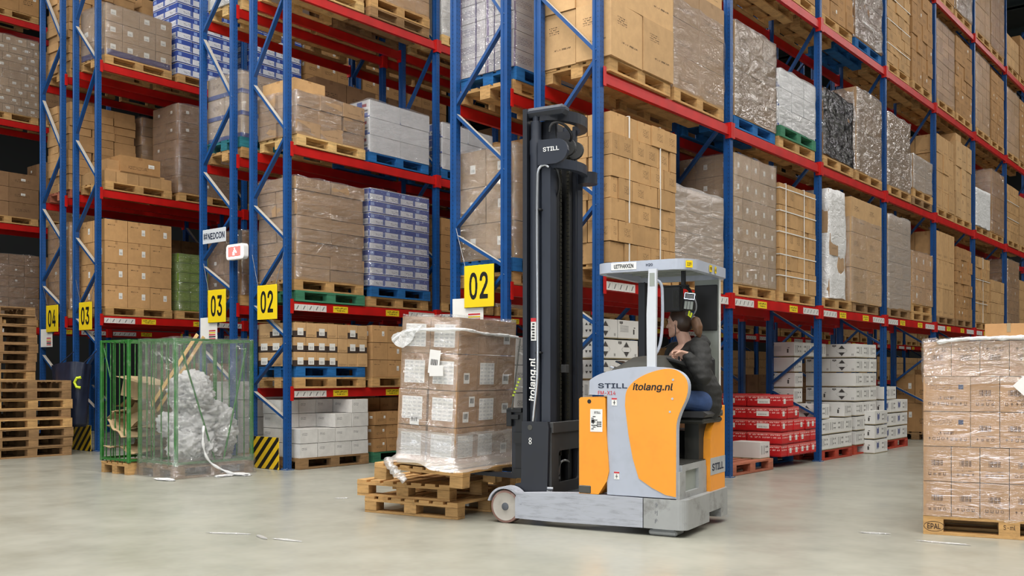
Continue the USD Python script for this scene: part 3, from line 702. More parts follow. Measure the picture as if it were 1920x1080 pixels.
# --- its far side
P('B','L',0,0,2,'taupe cartons with blue bands',.92,2,2,3,'taupe_blueband',wrap='film_clear',pal=('wood','teal'))
P('B','L',0,1,2,'big dark printed cartons',1.3,2,2,3,'dark_brown')
P('B','L',0,0,1,'brown cartons in film',.9,2,2,3,'dark_brown',wrap='film_clear')
P('B','L',0,1,1,'small upright kraft cartons',1.0,7,3,4,'kraft_deep',jit=.01)
P('B','L',0,0,3,'white wrapped load',.8,3,2,3,'white_carton',wrap='film_milky',pal=('new',))
P('B','L',0,1,3,'kraft cartons',1.2,3,2,4,'dark_brown')
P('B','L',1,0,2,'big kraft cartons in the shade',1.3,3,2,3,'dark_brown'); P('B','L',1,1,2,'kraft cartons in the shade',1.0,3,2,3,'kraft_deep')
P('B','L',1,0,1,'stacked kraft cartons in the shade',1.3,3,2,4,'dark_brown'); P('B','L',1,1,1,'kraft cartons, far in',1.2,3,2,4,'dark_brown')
# --- aisle 03: rack left of the green cages
P('A','R',0,0,1,'neat kraft cartons with white labels',1.44,3,2,4,'kraft_label')
P('A','R',0,1,1,'lime green packs in film',1.0,5,3,6,'green_pack',wrap='film_clear',pal=('wood',))
P('A','R',0,0,2,'piled flat kraft cartons',.18,6,2,1,'small_flat',top=[(-.55,.5,-.34,.36,.035,'kraft_plain'),(-.5,.3,-.3,.36,.2,'small_flat'),(-.3,.42,-.34,.3,.3,'kraft_deep')])
P('A','R',0,1,2,'tall dark taupe cartons in film',1.55,3,2,5,'dark_brown',wrap='film_clear')
P('A','R',0,0,3,'wide taupe cartons in clear film',.84,4,2,3,'taupe_label',wrap='film_clear',slip=(.1,'strap_purple'))
P('A','R',0,1,3,'tall stack of blue white cartons',1.66,4,2,8,'blue_printed',jit=.008)
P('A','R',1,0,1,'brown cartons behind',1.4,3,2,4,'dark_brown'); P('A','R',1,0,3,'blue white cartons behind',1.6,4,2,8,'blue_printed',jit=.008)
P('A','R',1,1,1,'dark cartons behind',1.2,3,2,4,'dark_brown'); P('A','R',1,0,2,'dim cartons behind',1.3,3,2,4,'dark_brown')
P('A','L',0,0,1,'bulging kraft cartons in film',1.5,3,2,6,'kraft_deep',wrap='film_clear')
P('A','L',0,0,2,'many flat kraft cartons',1.5,3,2,11,'small_flat',jit=.018,pal=('redbrown',)); P('A','L',0,0,3,'column of flat kraft cartons',1.6,3,2,12,'small_flat',jit=.02)
P('A','L',0,1,3,'flat kraft cartons in rows',1.6,4,2,10,'small_flat',jit=.014); P('A','L',0,1,2,'flat kraft cartons in film',1.5,4,2,9,'small_flat',jit=.014,wrap='film_clear')
P('A','L',0,1,1,'dark kraft cartons',1.4,3,2,6,'dark_brown')
P('A','L',0,0,4,'kraft cartons on top',1.2,3,2,6,'small_flat')
# --- leftmost rack
P('Z','R',0,0,4,'plain brown cartons at the picture corner',1.2,3,2,2,'kraft_deep'); 
P('Z','R',0,0,3,'taupe cartons with many white labels in film',1.55,5,2,9,'taupe_label',wrap='film_clear',brick=True)
P('Z','R',0,0,2,'dark kraft cartons with paper labels',.88,2,2,3,'dark_brown')
P('Z','R',0,0,1,'dark cartons in dim film',1.3,4,2,6,'dark_brown',wrap='film_clear')
P('Z','R',0,1,3,'dark cartons behind frame',1.4,3,2,5,'dark_brown'); P('Z','R',0,1,2,'grey cartons behind frame',1.2,3,2,4,'dark_brown'); P('Z','R',0,1,1,'brown cartons behind frame',1.3,3,2,4,'dark_brown')

# deeper goods, glimpsed through the gaps
for k in (3, 4, 5, 6, 7, 8, 9, 10, 11):
    for s in (0, 1):
        P('B','R',k,s,1,'far brown cartons',1.0 + .1 * ((k + s) % 4),3,2,4,('kraft_plain','kraft_deep')[s],joined=True)
        P('B','R',k,s,0,'far cartons',.6 + .07 * (k % 3),3,2,3,('white_carton','kraft_plain')[(k + s) % 2],joined=True)
        P('B','R',k,s,0,'far kraft cartons',.6,4,2,3,('kraft_plain','shoe_carton')[s],joined=True,z=1.06)
for k in (2,):
    for s in (0, 1):
        P('B','R',k,s,0,'dim kraft cartons',.6,4,2,3,'kraft_plain',joined=True,z=1.06)
        P('B','R',k,s,3,'dim kraft cartons, up',1.3,3,2,4,'kraft_deep',joined=True); P('B','L',k,s,2,'dim brown cartons',1.4,3,2,4,'dark_brown',joined=True); P('B','L',k,s,3,'dim brown boxes',1.3,3,2,4,'kraft_deep',joined=True)
for k in (1, 2):
    for s in (0, 1):
        P('A','R',k,s,3,'dim kraft cartons deep in',1.35,3,2,4,'kraft_deep',joined=True) if (k, s) != (1, 0) else None
        P('A','R',k,s,2,'dim brown cartons deep in',1.3,3,2,4,'dark_brown',joined=True) if (k, s) != (1, 0) else None
P('B','L',1,0,3,'shaded brown cartons',1.3,3,2,4,'kraft_deep',joined=True); P('B','L',1,1,3,'shaded kraft cartons',1.2,3,2,4,'dark_brown',joined=True)
P('C','L',0,1,3,'kraft cartons',1.3,3,2,4,'kraft_deep',joined=True)

# ---------------------------------------------------------------- the reach truck: x towards its rear, y away from the camera side, z up
simple('truck_orange', (246, 158, 44), .38, noise=.03, scale=2, dirt=(196, 120, 40), dirt_amt=.16, dirt_scale=5)
simple('truck_grey', (176, 183, 198), .4, noise=.04, scale=2, dirt=(140, 142, 150), dirt_amt=.18, dirt_scale=6)
simple('truck_silver', (172, 176, 186), .42, noise=.06, scale=5, stretch=(.6, 1, 5), dirt=(112, 112, 118), dirt_amt=.55, dirt_scale=7)
simple('chassis_grey', (158, 160, 160), .5, noise=.08, scale=6, dirt=(84, 80, 74), dirt_amt=.6, dirt_scale=5)
simple('mast_slate', (44, 49, 60), .4, noise=.08, scale=8)
simple('mast_dark', (34, 37, 45), .42, noise=.08, scale=8)
simple('mast_black', (24, 25, 27), .45, noise=.1)
simple('cast_iron', (64, 65, 66), .5, noise=.1, scale=12)
simple('chrome_pipe', (190, 194, 200), .28, .7, noise=.04)
simple('chain_brass', (52, 50, 40), .5, .4, noise=.3, scale=60)
simple('cab_plastic', (72, 72, 68), .55, noise=.06); simple('cab_dark', (40, 40, 42), .55); simple('cab_inner', (48, 48, 43), .6, noise=.15, scale=7)
simple('cab_panel', (150, 156, 150), .5, noise=.05)
simple('tyre', (140, 106, 96), .55, noise=.12, scale=14, dirt=(190, 184, 176), dirt_amt=.35, dirt_scale=9); simple('wheel_hub', (176, 170, 162), .5, noise=.1, scale=8, dirt=(120, 108, 100), dirt_amt=.4); simple('hub_cap', (84, 88, 96), .45)
simple('decal_red', (196, 44, 52), .5); simple('decal_white', (232, 232, 230), .5); simple('decal_green', (170, 190, 60), .5); simple('decal_grey', (120, 122, 126), .5)
simple('hiviz', (206, 222, 40), .5); simple('glass_dark', (40, 46, 54), .12)
TA = math.radians(9.6)
TO = (0.174, -1.712, 0.0)
truck = thing('reach_truck', 'orange and grey reach truck with its driver in the cab', 'reach truck', TO, math.degrees(TA))
def tp(name, mesh, mat, parent=truck, **k): return obj(name, mesh, M[mat], parent, **k)
def prof(pts, n0, n1): return ext_tz(pts, n0, n1)
def curve(pts, n=60): return [tuple(p) for p in smooth_path(pts, n)]
# outriggers, fenders and load wheels
for n0 in (0.0, .98):
    leg = [(.1, .05), (.45, .045), (1.235, .058), (1.235, .288), (.7, .292), (.3, .27), (.12, .258), (.1, .22)]
    lg = tp('outrigger', prof(leg, n0, n0 + .12), 'truck_silver')
    a = np.radians(np.linspace(12, 165, 22)); ro, ri = .168, .15
    fend = [(ro * math.cos(q), .139 + ro * math.sin(q)) for q in a] + [(ri * math.cos(q), .139 + ri * math.sin(q)) for q in a[::-1]]
    tp('wheel_fender', prof(fend, n0 - .004, n0 + .124), 'truck_silver', lg)
    c = (0, n0 + .006, .139)
    w = tp('load_wheel', lathe([(.118, 0), (.136, .004), (.139, .014), (.139, .1), (.134, .106), (.0, .106)], c, (0, 1, 0), 40), 'tyre', smooth=40)
    tp('wheel_disc', lathe([(0, .004), (.036, .004), (.05, .010), (.1, .010), (.112, .002), (.12, .002), (.12, .05)], c, (0, 1, 0), 40), 'wheel_hub', w, smooth=40)
    tp('hub_cap', lathe([(0, -.004), (.026, -.004), (.032, .0), (.034, .012)], c, (0, 1, 0), 24), 'hub_cap', w, smooth=40)
# chassis
ch = rrect(1.242, 1.585, 0.0, 1.1, .07, 6).union(sbox(1.242, 0, 1.4, 1.1))
low = ch.difference(sbox(1.47, .56, 1.7, .86))
chs = tp('chassis', cat_([xf(ext(low, .075), t=(0, 0, .058)), xf(ext(ch, .155), t=(0, 0, .133))]), 'chassis_grey')
tp('seam_strip', bx(1.236, 1.243, .004, .12, .06, .285), 'mast_black', chs)
tp('drive_skirt', cat_([bbx(1.27, 1.5, .03, .2, .004, .045, .012), bx(1.3, 1.47, .05, .18, .04, .09)]), 'chassis_grey', chs)
for k, z in enumerate((.1, .16, .22)):
    tp('stamped_mark', cat_([bx(1.335 + .008 * i, 1.341 + .008 * i, -.0012, .0, z + .012 * ((i * 7 + k) % 3), z + .03 + .008 * ((i + k) % 2)) for i in range(3)]), 'decal_grey', chs)
# body side shell
shell_pts = [(.772, 1.084), (.778, 1.20), (.885, 1.255), (1.03, 1.288), (1.15, 1.302), (1.28, 1.306), (1.37, 1.302), (1.485, 1.285), (1.555, 1.25), (1.592, 1.2), (1.6, 1.12), (1.585, 1.06), (1.548, .98), (1.518, .9), (1.508, .82), (1.506, .296), (.93, .296), (.93, 1.08)]
top = curve(shell_pts[1:12], 50); side = curve(shell_pts[11:15], 16)
body = tp('side_panel', prof([shell_pts[0]] + top + side[1:] + shell_pts[15:], 0.012, .07), 'truck_grey')
op = [(1.088, 1.07), (1.105, 1.13), (1.165, 1.195), (1.255, 1.245), (1.36, 1.278), (1.475, 1.286), (1.55, 1.248), (1.588, 1.2), (1.596, 1.12), (1.581, 1.06), (1.544, .98), (1.514, .9), (1.504, .82)]
orange = curve(op[:7], 30) + curve(op[6:], 24)[1:] + [(1.502, .31), (1.42, .322), (1.31, .37), (1.2, .437), (1.15, .59), (1.115, .77), (1.095, .92), (1.085, 1.0)]
pan = tp('orange_panel', prof(orange, .006, .03), 'truck_orange', body)
fr = tp('battery_cover', prof([(.69, .292), (.69, 1.05), (.705, 1.063), (.905, 1.066), (.918, 1.05), (.925, .82), (.95, .48), (.93, .4), (.86, .294)], .0, .34), 'truck_orange')
tp('corner_guard', bbx(.684, .80, -.006, .06, .29, .365, .012), 'cab_plastic', fr)
tp('hand_hole', cyl((.78, .001, 1.03), (0, -1, 0), .017, .002, 18), 'mast_black', fr)
lab = tp('rating_label', bx(.79, .895, -.003, .0, .79, .97), 'decal_white', fr, label='white rating label with small black print')
tp('print', cat_([bx(.8 + .012 * (i % 2), .80 + .02 + .016 * (i % 3), -.0042, -.003, .81 + .014 * i, .816 + .014 * i) for i in range(8)] + [bx(.8, .825, -.0042, -.003, .86, .888)] + [bx(.848 + .014 * (i % 3), .858 + .014 * (i % 3), -.0042, -.003, .83 + .016 * (i // 3), .84 + .016 * (i // 3)) for i in range(9)]), 'ink', lab)
tp('print', text('STILL', .016, (.825, -.003, .935), (1, 0, 0), (0, 0, 1), .0015, True, .055), 'ink', lab)
RX, UZ = (1, 0, 0), (0, 0, 1)
tp('lettering', text('STILL', .036, (.852, .012, 1.138), RX, UZ, .002, True, .25), 'navy_ink', body, label='dark blue lettering STILL')
tp('lettering', text('FM-X14', .03, (.852, .012, 1.085), RX, UZ, .002, False, .15), 'decal_red', body, label='thin red lettering FM-X14')
tp('lettering', text('itolang.nl', .05, (1.15, .006, 1.125), RX, UZ, .002, True, .325, .2), 'sign_black', pan, label='black slanted lettering itolang.nl')
for (x, z) in ((.97, 1.0), (.99, .42)):
    s = tp('warning_sticker', bx(x, x + .045, .0095, .012, z, z + .06), 'decal_white', body, label='small white warning sticker with a red bar')
    tp('red_bar', bx(x, x + .045, .008, .0095, z + .048, z + .06), 'decal_red', s)
    tp('pictogram', cat_([bx(x + .02, x + .024, .008, .0095, z + .008, z + .04), bx(x + .012, x + .033, .008, .0095, z + .022, z + .026)]), 'ink', s)
for (x, z) in ((1.48, 1.205), (1.475, 1.06), (1.455, .96)):
    tp('screw', cyl((x, .006, z), (0, -1, 0), .009, .003, 12), 'chrome_pipe', pan)
# rear body: battery box, cab floor, step, rear column
tp('battery_box', bx(.72, 1.06, .36, 1.06, .3, 1.05), 'cab_dark')
tp('cab_front_wall', bx(1.0, 1.04, .07, 1.05, .3, 1.24), 'cab_dark')
fl = tp('cab_floor', cat_([bx(1.04, 1.53, .07, .64, .5, .548), bx(1.04, 1.5, .07, .64, .3, .5)]), 'chassis_grey')
tp('floor_mat', bx(1.05, 1.525, .075, .635, .548, .556), 'cab_inner', fl)
tp('step_frame', cat_([bx(1.5, 1.53, .02, .15, .288, .5), bx(1.5, 1.53, .46, .655, .288, .5), bx(1.5, 1.53, .15, .46, .288, .335)]), 'chassis_grey', fl)
tp('step_recess', bx(1.498, 1.503, .15, .46, .335, .5), 'cab_panel', fl)
colp = [(.662, .288), (1.05, .288), (1.05, .985), (1.0, .975), (.86, .92), (.74, .83), (.69, .78), (.668, .72), (.662, .6)]
cv, cf = ext(colp, .06)
def end_face(pts, x0, d):
    v, f = ext(pts, d); return (np.stack([x0 + v[:, 2], v[:, 0], v[:, 1]], 1), f)
rc = tp('rear_column', end_face(colp, 1.49, .07), 'truck_orange')
pl = tp('name_plate', end_face([(.662, .42), (1.05, .42), (1.05, .56), (.662, .56)], 1.56, .003), 'decal_grey', rc)
simple('plate_grey', (170, 172, 172), .5)
UsdShade.MaterialBindingAPI(pl).Bind(M['plate_grey'])
tp('lettering', text('STILL', .055, (1.563, .7, .455), (0, 1, 0), UZ, .002, True, .3), 'navy_ink', rc, label='dark lettering STILL')
tp('column_box', bx(1.06, 1.49, .66, 1.06, .29, .78), 'cab_inner')
# seat
st = tp('seat', hull([(x, y, z) for x in (1.32, 1.58) for y in (.42, .92) for z in (.9, .95)] + [(1.3, .47, .925), (1.6, .47, .925), (1.3, .87, .925), (1.6, .87, .925)]), 'cab_dark')
tp('seat_pan', cat_([bbx(1.34, 1.58, .44, .92, .85, .895, .015), bx(1.38, 1.5, .55, .86, .55, .85)]), 'cab_inner', st)
tp('seat_back', bbx(1.33, 1.5, .93, 1.0, .96, 1.4, .03), 'cab_dark', st)
# back wall of the cab with its dark pad
bw = tp('back_wall', bx(1.3, 1.515, 1.03, 1.06, .78, 2.07), 'cab_panel')
tp('wall_pad', bbx(1.305, 1.505, 1.012, 1.03, 1.62, 2.01, .006), 'cab_dark', bw)
tp('edge_strip', bx(1.515, 1.52, 1.025, 1.065, .9, 2.07), 'decal_white', bw)
# dashboard hood
def hood():
    X = np.linspace(.79, 1.42, 28); Nn = np.linspace(.05, .98, 14)
    tx = np.array([p[0] for p in top]); tz_ = np.array([p[1] for p in top])
    o = np.argsort(tx[:42]); zt = np.interp(X, tx[:42][o], tz_[:42][o])
    v = []
    for i, x in enumerate(X):
        e = min(1, (x - .77) / .28) * min(1, (1.5 - x) / .2)
        for n in Nn:
            u = (n - .05) / .93
            v.append((x, n, zt[i] - .012 + .105 * max(e, 0) * min(1, math.sin(math.pi * min(max(u, 0), 1)) * 1.6) ** .8 - .25 * max(0, (x - 1.3) / .3) * min(1, u * 6) ))
    v = np.array(v); a, b = len(X), len(Nn)
    i, j = np.meshgrid(np.arange(a - 1), np.arange(b - 1), indexing='ij')
    q = np.stack([i*b+j, (i+1)*b+j, (i+1)*b+j+1, i*b+j+1], -1).reshape(-1, 4)
    return (v, np.vstack([q[:, [0,1,2]], q[:, [0,2,3]]]))
dash = tp('dashboard', hood(), 'cab_plastic', smooth=True)
tp('display', xf(bbx(-.05, .05, -.08, .08, -.006, .006), ry=.35, t=(.955, .3, 1.335)), 'glass_dark', dash)
tp('display', xf(bbx(-.02, .02, -.03, .03, -.006, .012), ry=.3, t=(.9, .2, 1.3)), 'chrome_pipe', dash)
tp('steering_wheel', xf(lathe([(0, .0), (.03, .012), (.1, .004), (.128, .01), (.135, .024), (.128, .036), (.11, .03), (.04, .035), (0, .038)], (0, 0, 0), (0, 0, 1), 32), rx=-.25, ry=.2, t=(1.33, .42, 1.315)), 'cab_dark', smooth=40)
tp('wheel_knob', cyl((1.40, .36, 1.33), (0, 0, 1), .008, .06, 12), 'cab_dark')
# overhead guard
gp = rrect(.78, 1.6, .07, 1.08, .16, 10)
gd = tp('overhead_guard', cat_([xf(ext(gp.difference(gp.buffer(-.055)), .082), t=(0, 0, 2.055)), xf(ext(gp.buffer(-.05), .012), t=(0, 0, 2.105))]), 'truck_grey')
tp('roof_bar', cat_([bx(.86, 1.54, y - .012, y + .012, 2.088, 2.106) for y in (.3, .5, .7, .9)]), 'cab_panel', gd)
tp('vent_slot', cat_([bx(.86 + .05 * i, .885 + .05 * i, .2, .24, 2.1, 2.106) for i in range(6)]), 'mast_black', gd)
s = tp('notice', bx(.94, 1.155, .066, .07, 2.072, 2.128), 'decal_white', gd, label='white sticker reading UITPAKKEN')
tp('print', text('UITPAKKEN', .03, (.965, .066, 2.085), RX, UZ, .0015, True, .165), 'ink', s)
tp('lettering', text('H20', .02, (1.235, .07, 2.09), RX, UZ, .0015, True, .055), 'navy_ink', gd)
for n_, (cx_, cy_, ang) in enumerate(((1.5626, .127, 50), (1.6, .53, 90), (1.6, .655, 90))):
    a = math.radians(ang); w = .03 if n_ < 2 else .018
    d = np.array([math.cos(a), math.sin(a), 0]); nr = np.array([d[1], -d[0], 0])
    b = np.array([cx_, cy_, 2.095]) + nr * .006
    y_ = tp('number_sticker', hull([b + d * sx * w + np.array([0, 0, sz * .027]) + nr * e for sx in (-1, 1) for sz in (-1, 1) for e in (0, .002)]), 'yellow_sign', gd, label='small yellow sticker with black figures')
    tp('print', text(('119', '90', '6')[n_], .024, b + nr * .002 - d * w * .6 - np.array([0, 0, .012]), d, UZ, .001, True, w * 1.2), 'ink', y_)
pr_ = tp('guard_pillar', hull([(x, y, z) for (x0, x1, z) in ((1.262, 1.332, 1.29), (1.258, 1.322, 1.7), (1.275, 1.34, 2.062)) for x in (x0, x1) for y in (.02, .05)]), 'decal_white')
simple('pillar_grey', (206, 210, 218), .4, noise=.03); UsdShade.MaterialBindingAPI(pr_).Bind(M['pillar_grey'])
tp('warning_sticker', bx(1.285, 1.325, .017, .02, 1.93, 2.03), 'cab_panel', pr_)
tp('grab_rail', tube(smooth_path([(1.325, .06, 1.975), (1.35, .09, 1.95), (1.358, .1, 1.88), (1.352, .1, 1.56), (1.34, .09, 1.47), (1.3, .06, 1.385)], 24), .0125, 10), 'truck_grey', smooth=True)
tp('guard_pillar', bx(.8, .86, .98, 1.05, 1.2, 2.06), 'mast_dark')
# things hung in the cab
tp('hanger_bar', cat_([bx(1.36, 1.39, .52, .55, 1.95, 2.1), bx(1.2, 1.42, .52, .55, 1.945, 1.975)]), 'mast_black')
mo = tp('monitor', bbx(1.2, 1.36, .5, .58, 1.76, 1.965, .008), 'cab_dark')
tp('rib', cat_([bx(1.3 + .009 * i, 1.304 + .009 * i, .494, .5, 1.79, 1.93) for i in range(6)]), 'cab_plastic', mo)
tm = tp('scanner_terminal', xf(bbx(-.05, .05, -.03, .03, -.075, .075, .014), rz=.25, ry=.12, t=(1.455, .45, 1.83)), 'cab_dark')
tp('screen', xf(bx(-.03, .03, -.034, -.03, .025, .058), rz=.25, ry=.12, t=(1.455, .45, 1.83)), 'decal_grey', tm)
tp('keypad', xf(cat_([bx(-.034 + .024 * i, -.014 + .024 * i, -.035, -.03, -.062, .0) for i in range(3)]), rz=.25, ry=.12, t=(1.455, .45, 1.83)), 'cab_panel', tm)
tp('bezel', xf(cat_([bx(-.042, .042, -.036, -.03, z, z + .006) for z in (.016, .062)] + [bx(x, x + .006, -.036, -.03, .016, .068) for x in (-.042, .036)]), rz=.25, ry=.12, t=(1.455, .45, 1.83)), 'chrome_pipe', tm)
tp('clip', tube([(1.46, .44, 1.76), (1.452, .44, 1.72), (1.468, .44, 1.705), (1.478, .44, 1.74)], .008, 8), 'hiviz', tm)
tp('mount_arm', tube([(1.4, .53, 1.96), (1.44, .49, 1.93), (1.46, .47, 1.9)], .014, 8), 'cab_dark', tm)
tp('cable', tube(smooth_path([(1.49, .44, 1.86), (1.52, .43, 1.8), (1.50, .45, 1.74), (1.46, .47, 1.72)], 14), .006, 6), 'decal_grey', tm)

# ---- mast
for s in (0, 1):
    f_ = (lambda n: n) if s == 0 else (lambda n: 1.0 - n)
    def mb(x0, x1, n0, n1, z0, z1): a, b = sorted((f_(n0), f_(n1))); return bx(x0, x1, a, b, z0, z1)
    tp('mast_channel', cat_([mb(.085, .125, .16, .32, .28, 3.49), mb(.085, .33, .285, .32, .28, 3.4)]), 'mast_dark')
    tp('mast_rail', mb(.252, .335, .185, .285, .6, 3.05), 'mast_slate')
    cy = tp('lift_cylinder', lathe([(0, 0), (.052, 0), (.052, 2.5), (.056, 2.51), (.056, 2.62), (.045, 2.64), (.045, 2.78), (.03, 2.79), (.03, 2.86), (0, 2.86)], (.185, f_(.215), .6), (0, 0, 1), 24), 'mast_slate', smooth=40)
    tp('inner_channel', cat_([mb(.12, .31, .345, .375, .3, 3.15), mb(.12, .155, .345, .43, .3, 3.15), mb(.275, .31, .345, .43, .3, 3.15)]), 'mast_black')
    tp('hose', tube([(.2, f_(.44), 3.0), (.2, f_(.44), 1.2), (.24, f_(.43), .8)], .012, 8), 'mast_black')
    ft = tp('mast_foot', prof([(.012, .24), (.33, .262), (.345, .8), (.335, .85), (.09, .85), (.082, .33), (.025, .32)], *sorted((f_(.135), f_(.32)))), 'mast_dark')
    if s == 0:
        tp('pin', cyl((.17, .135, .8), (0, -1, 0), .022, .004, 20), 'cab_plastic', ft)
        tp('eye_mark', cat_([lathe([(.008, 0), (.014, 0), (.014, .002), (.008, .002)], (.172, .131, z), (0, 1, 0), 16) for z in (.7, .672)]), 'decal_white', ft)
tp('hydraulic_pipe', tube(smooth_path([(.33, .17, 2.98), (.3, .165, 3.0), (.255, .16, 2.99), (.23, .155, 2.9), (.228, .15, 2.6), (.232, .15, 1.9), (.235, .15, 1.45), (.225, .15, 1.15), (.2, .15, .95), (.19, .15, .85)], 60), .0115, 10), 'chrome_pipe', smooth=True)
tp('pipe_clip', cat_([bbx(.21, .265, .145, .19, z, z + .016) for z in (1.42, 2.62)]), 'mast_black')
# centre parts seen through the mast
tp('free_lift_cylinder', cyl((.17, .5, .3), (0, 0, 1), .05, 2.3, 20), 'mast_black', smooth=40)
tp('cross_sheet', cat_([bx(.13, .15, .34, .66, z0, z1) for z0, z1 in ((.35, 1.0), (1.25, 1.9), (2.2, 3.0))]), 'mast_black')
for y in (.42, .575):
    tp('lift_chain', cat_([bx(.3 - .006 * (i % 2), .318, y - .011 + .003 * (i % 2), y + .011 - .003 * (i % 2), .55 + .034 * i, .578 + .034 * i) for i in range(78)]), 'chain_brass', kind='stuff')
tp('chain_block', bbx(.29, .36, .42, .49, 1.26, 1.33), 'cast_iron')
# cross plate with its window
w_ = Polygon([(.17, .24), (.83, .24), (.83, .76), (.17, .8)]).difference(rrect(.3, .7, .33, .6, .035))
cp = tp('cross_plate', end_face(w_, .325, .03), 'cast_iron')
tp('cross_rail', bbx(.32, .37, .17, .83, .755, .845), 'cast_iron', cp)
tp('hydraulic_elbow', cat_([tube(smooth_path([(.3, .34, .37), (.31, .38, .4), (.3, .42, .47), (.3, .5, .5), (.3, .6, .48)], 14), .012, 8), bx(.29, .32, .32, .4, .35, .372)]), 'steel_grey')
tp('bolt', cat_([cyl((.33, .14, .27), (1, 0, 0), .014, .05, 10), cyl((.34, .12, .3), (1, .3, 0), .01, .05, 10), tube([(.36, .1, .27), (.42, .08, .265), (.47, .1, .262)], .01, 8)]), 'chrome_pipe')
# crossheads
def arc_bar(z0, z1, bulge, w, x0=.3, n0=.19, n1=.82):
    n = np.linspace(0, 1, 15); X = x0 + bulge * np.sin(np.pi * n) ** .6; Y = n0 + (n1 - n0) * n
    pts = list(zip(X, Y)) + list(zip((X - w)[::-1], Y[::-1]))
    return xf(ext(pts, z1 - z0), t=(0, 0, z0))
ty = tp('mast_crosshead', arc_bar(3.38, 3.47, .19, .07), 'mast_dark')
tp('cap', cat_([bbx(.09, .47, .165, .3, 3.42, 3.5, .03)]), 'mast_slate', ty)
t2 = tp('lower_crosshead', arc_bar(2.98, 3.06, .18, .06, n1=.84), 'mast_slate')
tp('round_end', cyl((.39, .79, 2.93), (0, 0, 1), .09, .1, 24), 'mast_dark', t2, smooth=40)
hp = [(.235, 3.0), (.41, 3.0)] + [(.41 + .1 * math.sin(q), 3.105 - .1 * math.cos(q) + .0) for q in np.linspace(.2, math.pi, 12)] + [(.235, 3.21)]
np_ = tp('head_plate', prof(hp, .15, .185), 'mast_slate', t2)
tp('lettering', text('STILL', .034, (.285, .15, 3.108), RX, (-.06, 0, 1), .002, True, .15), 'decal_white', np_, label='white lettering STILL')
for y in (.45, .6):
    tp('pulley', lathe([(.02, 0), (.075, 0), (.075, .008), (.06, .014), (.075, .02), (.075, .03), (.02, .03)], (.36, y, 3.2), (0, 1, 0), 24), 'cast_iron', smooth=40)
tp('hose', tube(smooth_path([(.34, .24, 3.0), (.38, .26, 2.9), (.36, .3, 2.82), (.3, .33, 2.7)], 16), .009, 8), 'mast_black')
tp('hose', tube(smooth_path([(.32, .2, 3.28), (.36, .22, 3.36), (.42, .3, 3.34), (.4, .42, 3.24)], 16), .012, 8), 'mast_black')
# marks on the mast
tp('lettering', text('itolang.nl', .055, (.207, .157, 1.02), UZ, (-1, 0, 0), .004, True, .36, .12), 'decal_white', truck, label='white lettering itolang.nl running up the mast')
ms = tp('warning_sticker', bx(.165, .215, .158, .163, 1.53, 1.72), 'decal_white', truck, label='upright white warning sticker with a red end')
tp('red_bar', bx(.165, .215, .155, .158, 1.69, 1.72), 'decal_red', ms)
tp('pictogram', cat_([bx(.172 + .004 * (i % 3), .2, .155, .158, 1.545 + .024 * i, 1.556 + .024 * i) for i in range(6)]), 'ink', ms)
# fork carriage and forks
fc = tp('fork_carriage', cat_([bx(-.03, .06, .2, .8, .66, .75), bx(-.03, .06, .2, .8, .36, .44), bx(-.02, .05, .22, .26, .4, .95), bx(-.02, .05, .74, .78, .4, .95), bx(.05, .12, .3, .7, .36, .98)]), 'mast_black')
for y in (.24, .66):
    fk = tp('fork', cat_([bx(-.065, -.03, y, y + .1, .37, .92), hull([(-.03, y, .35), (-.03, y + .1, .35), (-.03, y, .392), (-.03, y + .1, .392), (-1.02, y + .02, .392), (-1.02, y + .08, .392), (-1.02, y + .02, .38), (-1.02, y + .08, .38)])]), 'mast_dark')
    tp('label', bx(-.069, -.065, y + .02, y + .08, .62, .72), 'yellow_sign', fk)
tp('carriage_clamp', cat_([bbx(-.09, .05, .2, .26, .92, .96), bbx(-.06, .02, .2, .25, .86, .9), bbx(-.1, -.05, .2, .24, .8, .95)]), 'mast_black')
rod = tp('marker_rod', tube([(-.02, .16, .95), (.02, .16, 1.25), (.06, .16, 1.55)], .007, 8), 'cab_plastic')
tp('bead', cat_([lathe([(0, 0), (.011, 0), (.011, .016), (0, .016)], (-.005 + .0133 * i * .9, .16, 1.06 + .028 * i * 1.0), (0, 0, 1), 8) for i in range(6)]), 'decal_green', rod)

# ---------------------------------------------------------------- the driver (in the truck's own axes)
simple('skin', (208, 166, 146), .5, noise=.03, spec=.35); simple('hair', (58, 40, 30), .45, noise=.3, scale=30, stretch=(1, 1, .2)); simple('hair_tail', (104, 74, 52), .5, noise=.35, scale=40, stretch=(1, 1, .2))
simple('jacket', (34, 34, 33), .7, noise=.2, scale=14, bump=.004); simple('jeans', (48, 72, 116), .8, noise=.15, scale=30); simple('shirt', (34, 34, 40), .8); simple('lip', (176, 100, 96), .5); simple('shoe', (30, 30, 32), .6); simple('eye_dark', (24, 20, 18), .3); simple('cord', (60, 56, 56), .6)
def sph(c, r, n=24):
    return m3.Manifold.sphere(r, n).translate([float(x) for x in c])
def bone(a, ra, b, rb, n=24): return m3.Manifold.batch_hull([sph(a, ra, n), sph(b, rb, n)])
def chain(pts, n=24): return [bone(pts[i][0], pts[i][1], pts[i+1][0], pts[i+1][1], n) for i in range(len(pts) - 1)]
def organic(ms, edge=.012, it=8):
    m = m3.Manifold.batch_boolean(ms, m3.OpType.Add).refine_to_length(edge).to_mesh()
    t = trimesh.Trimesh(m.vert_properties[:, :3], m.tri_verts, process=True)
    trimesh.smoothing.filter_taubin(t, lamb=.5, nu=.53, iterations=it)
    return (np.asarray(t.vertices), np.asarray(t.faces))
person = thing('person', 'person with a dark ponytail, black padded jacket and jeans, seated in the truck cab', 'person', TO, math.degrees(TA))
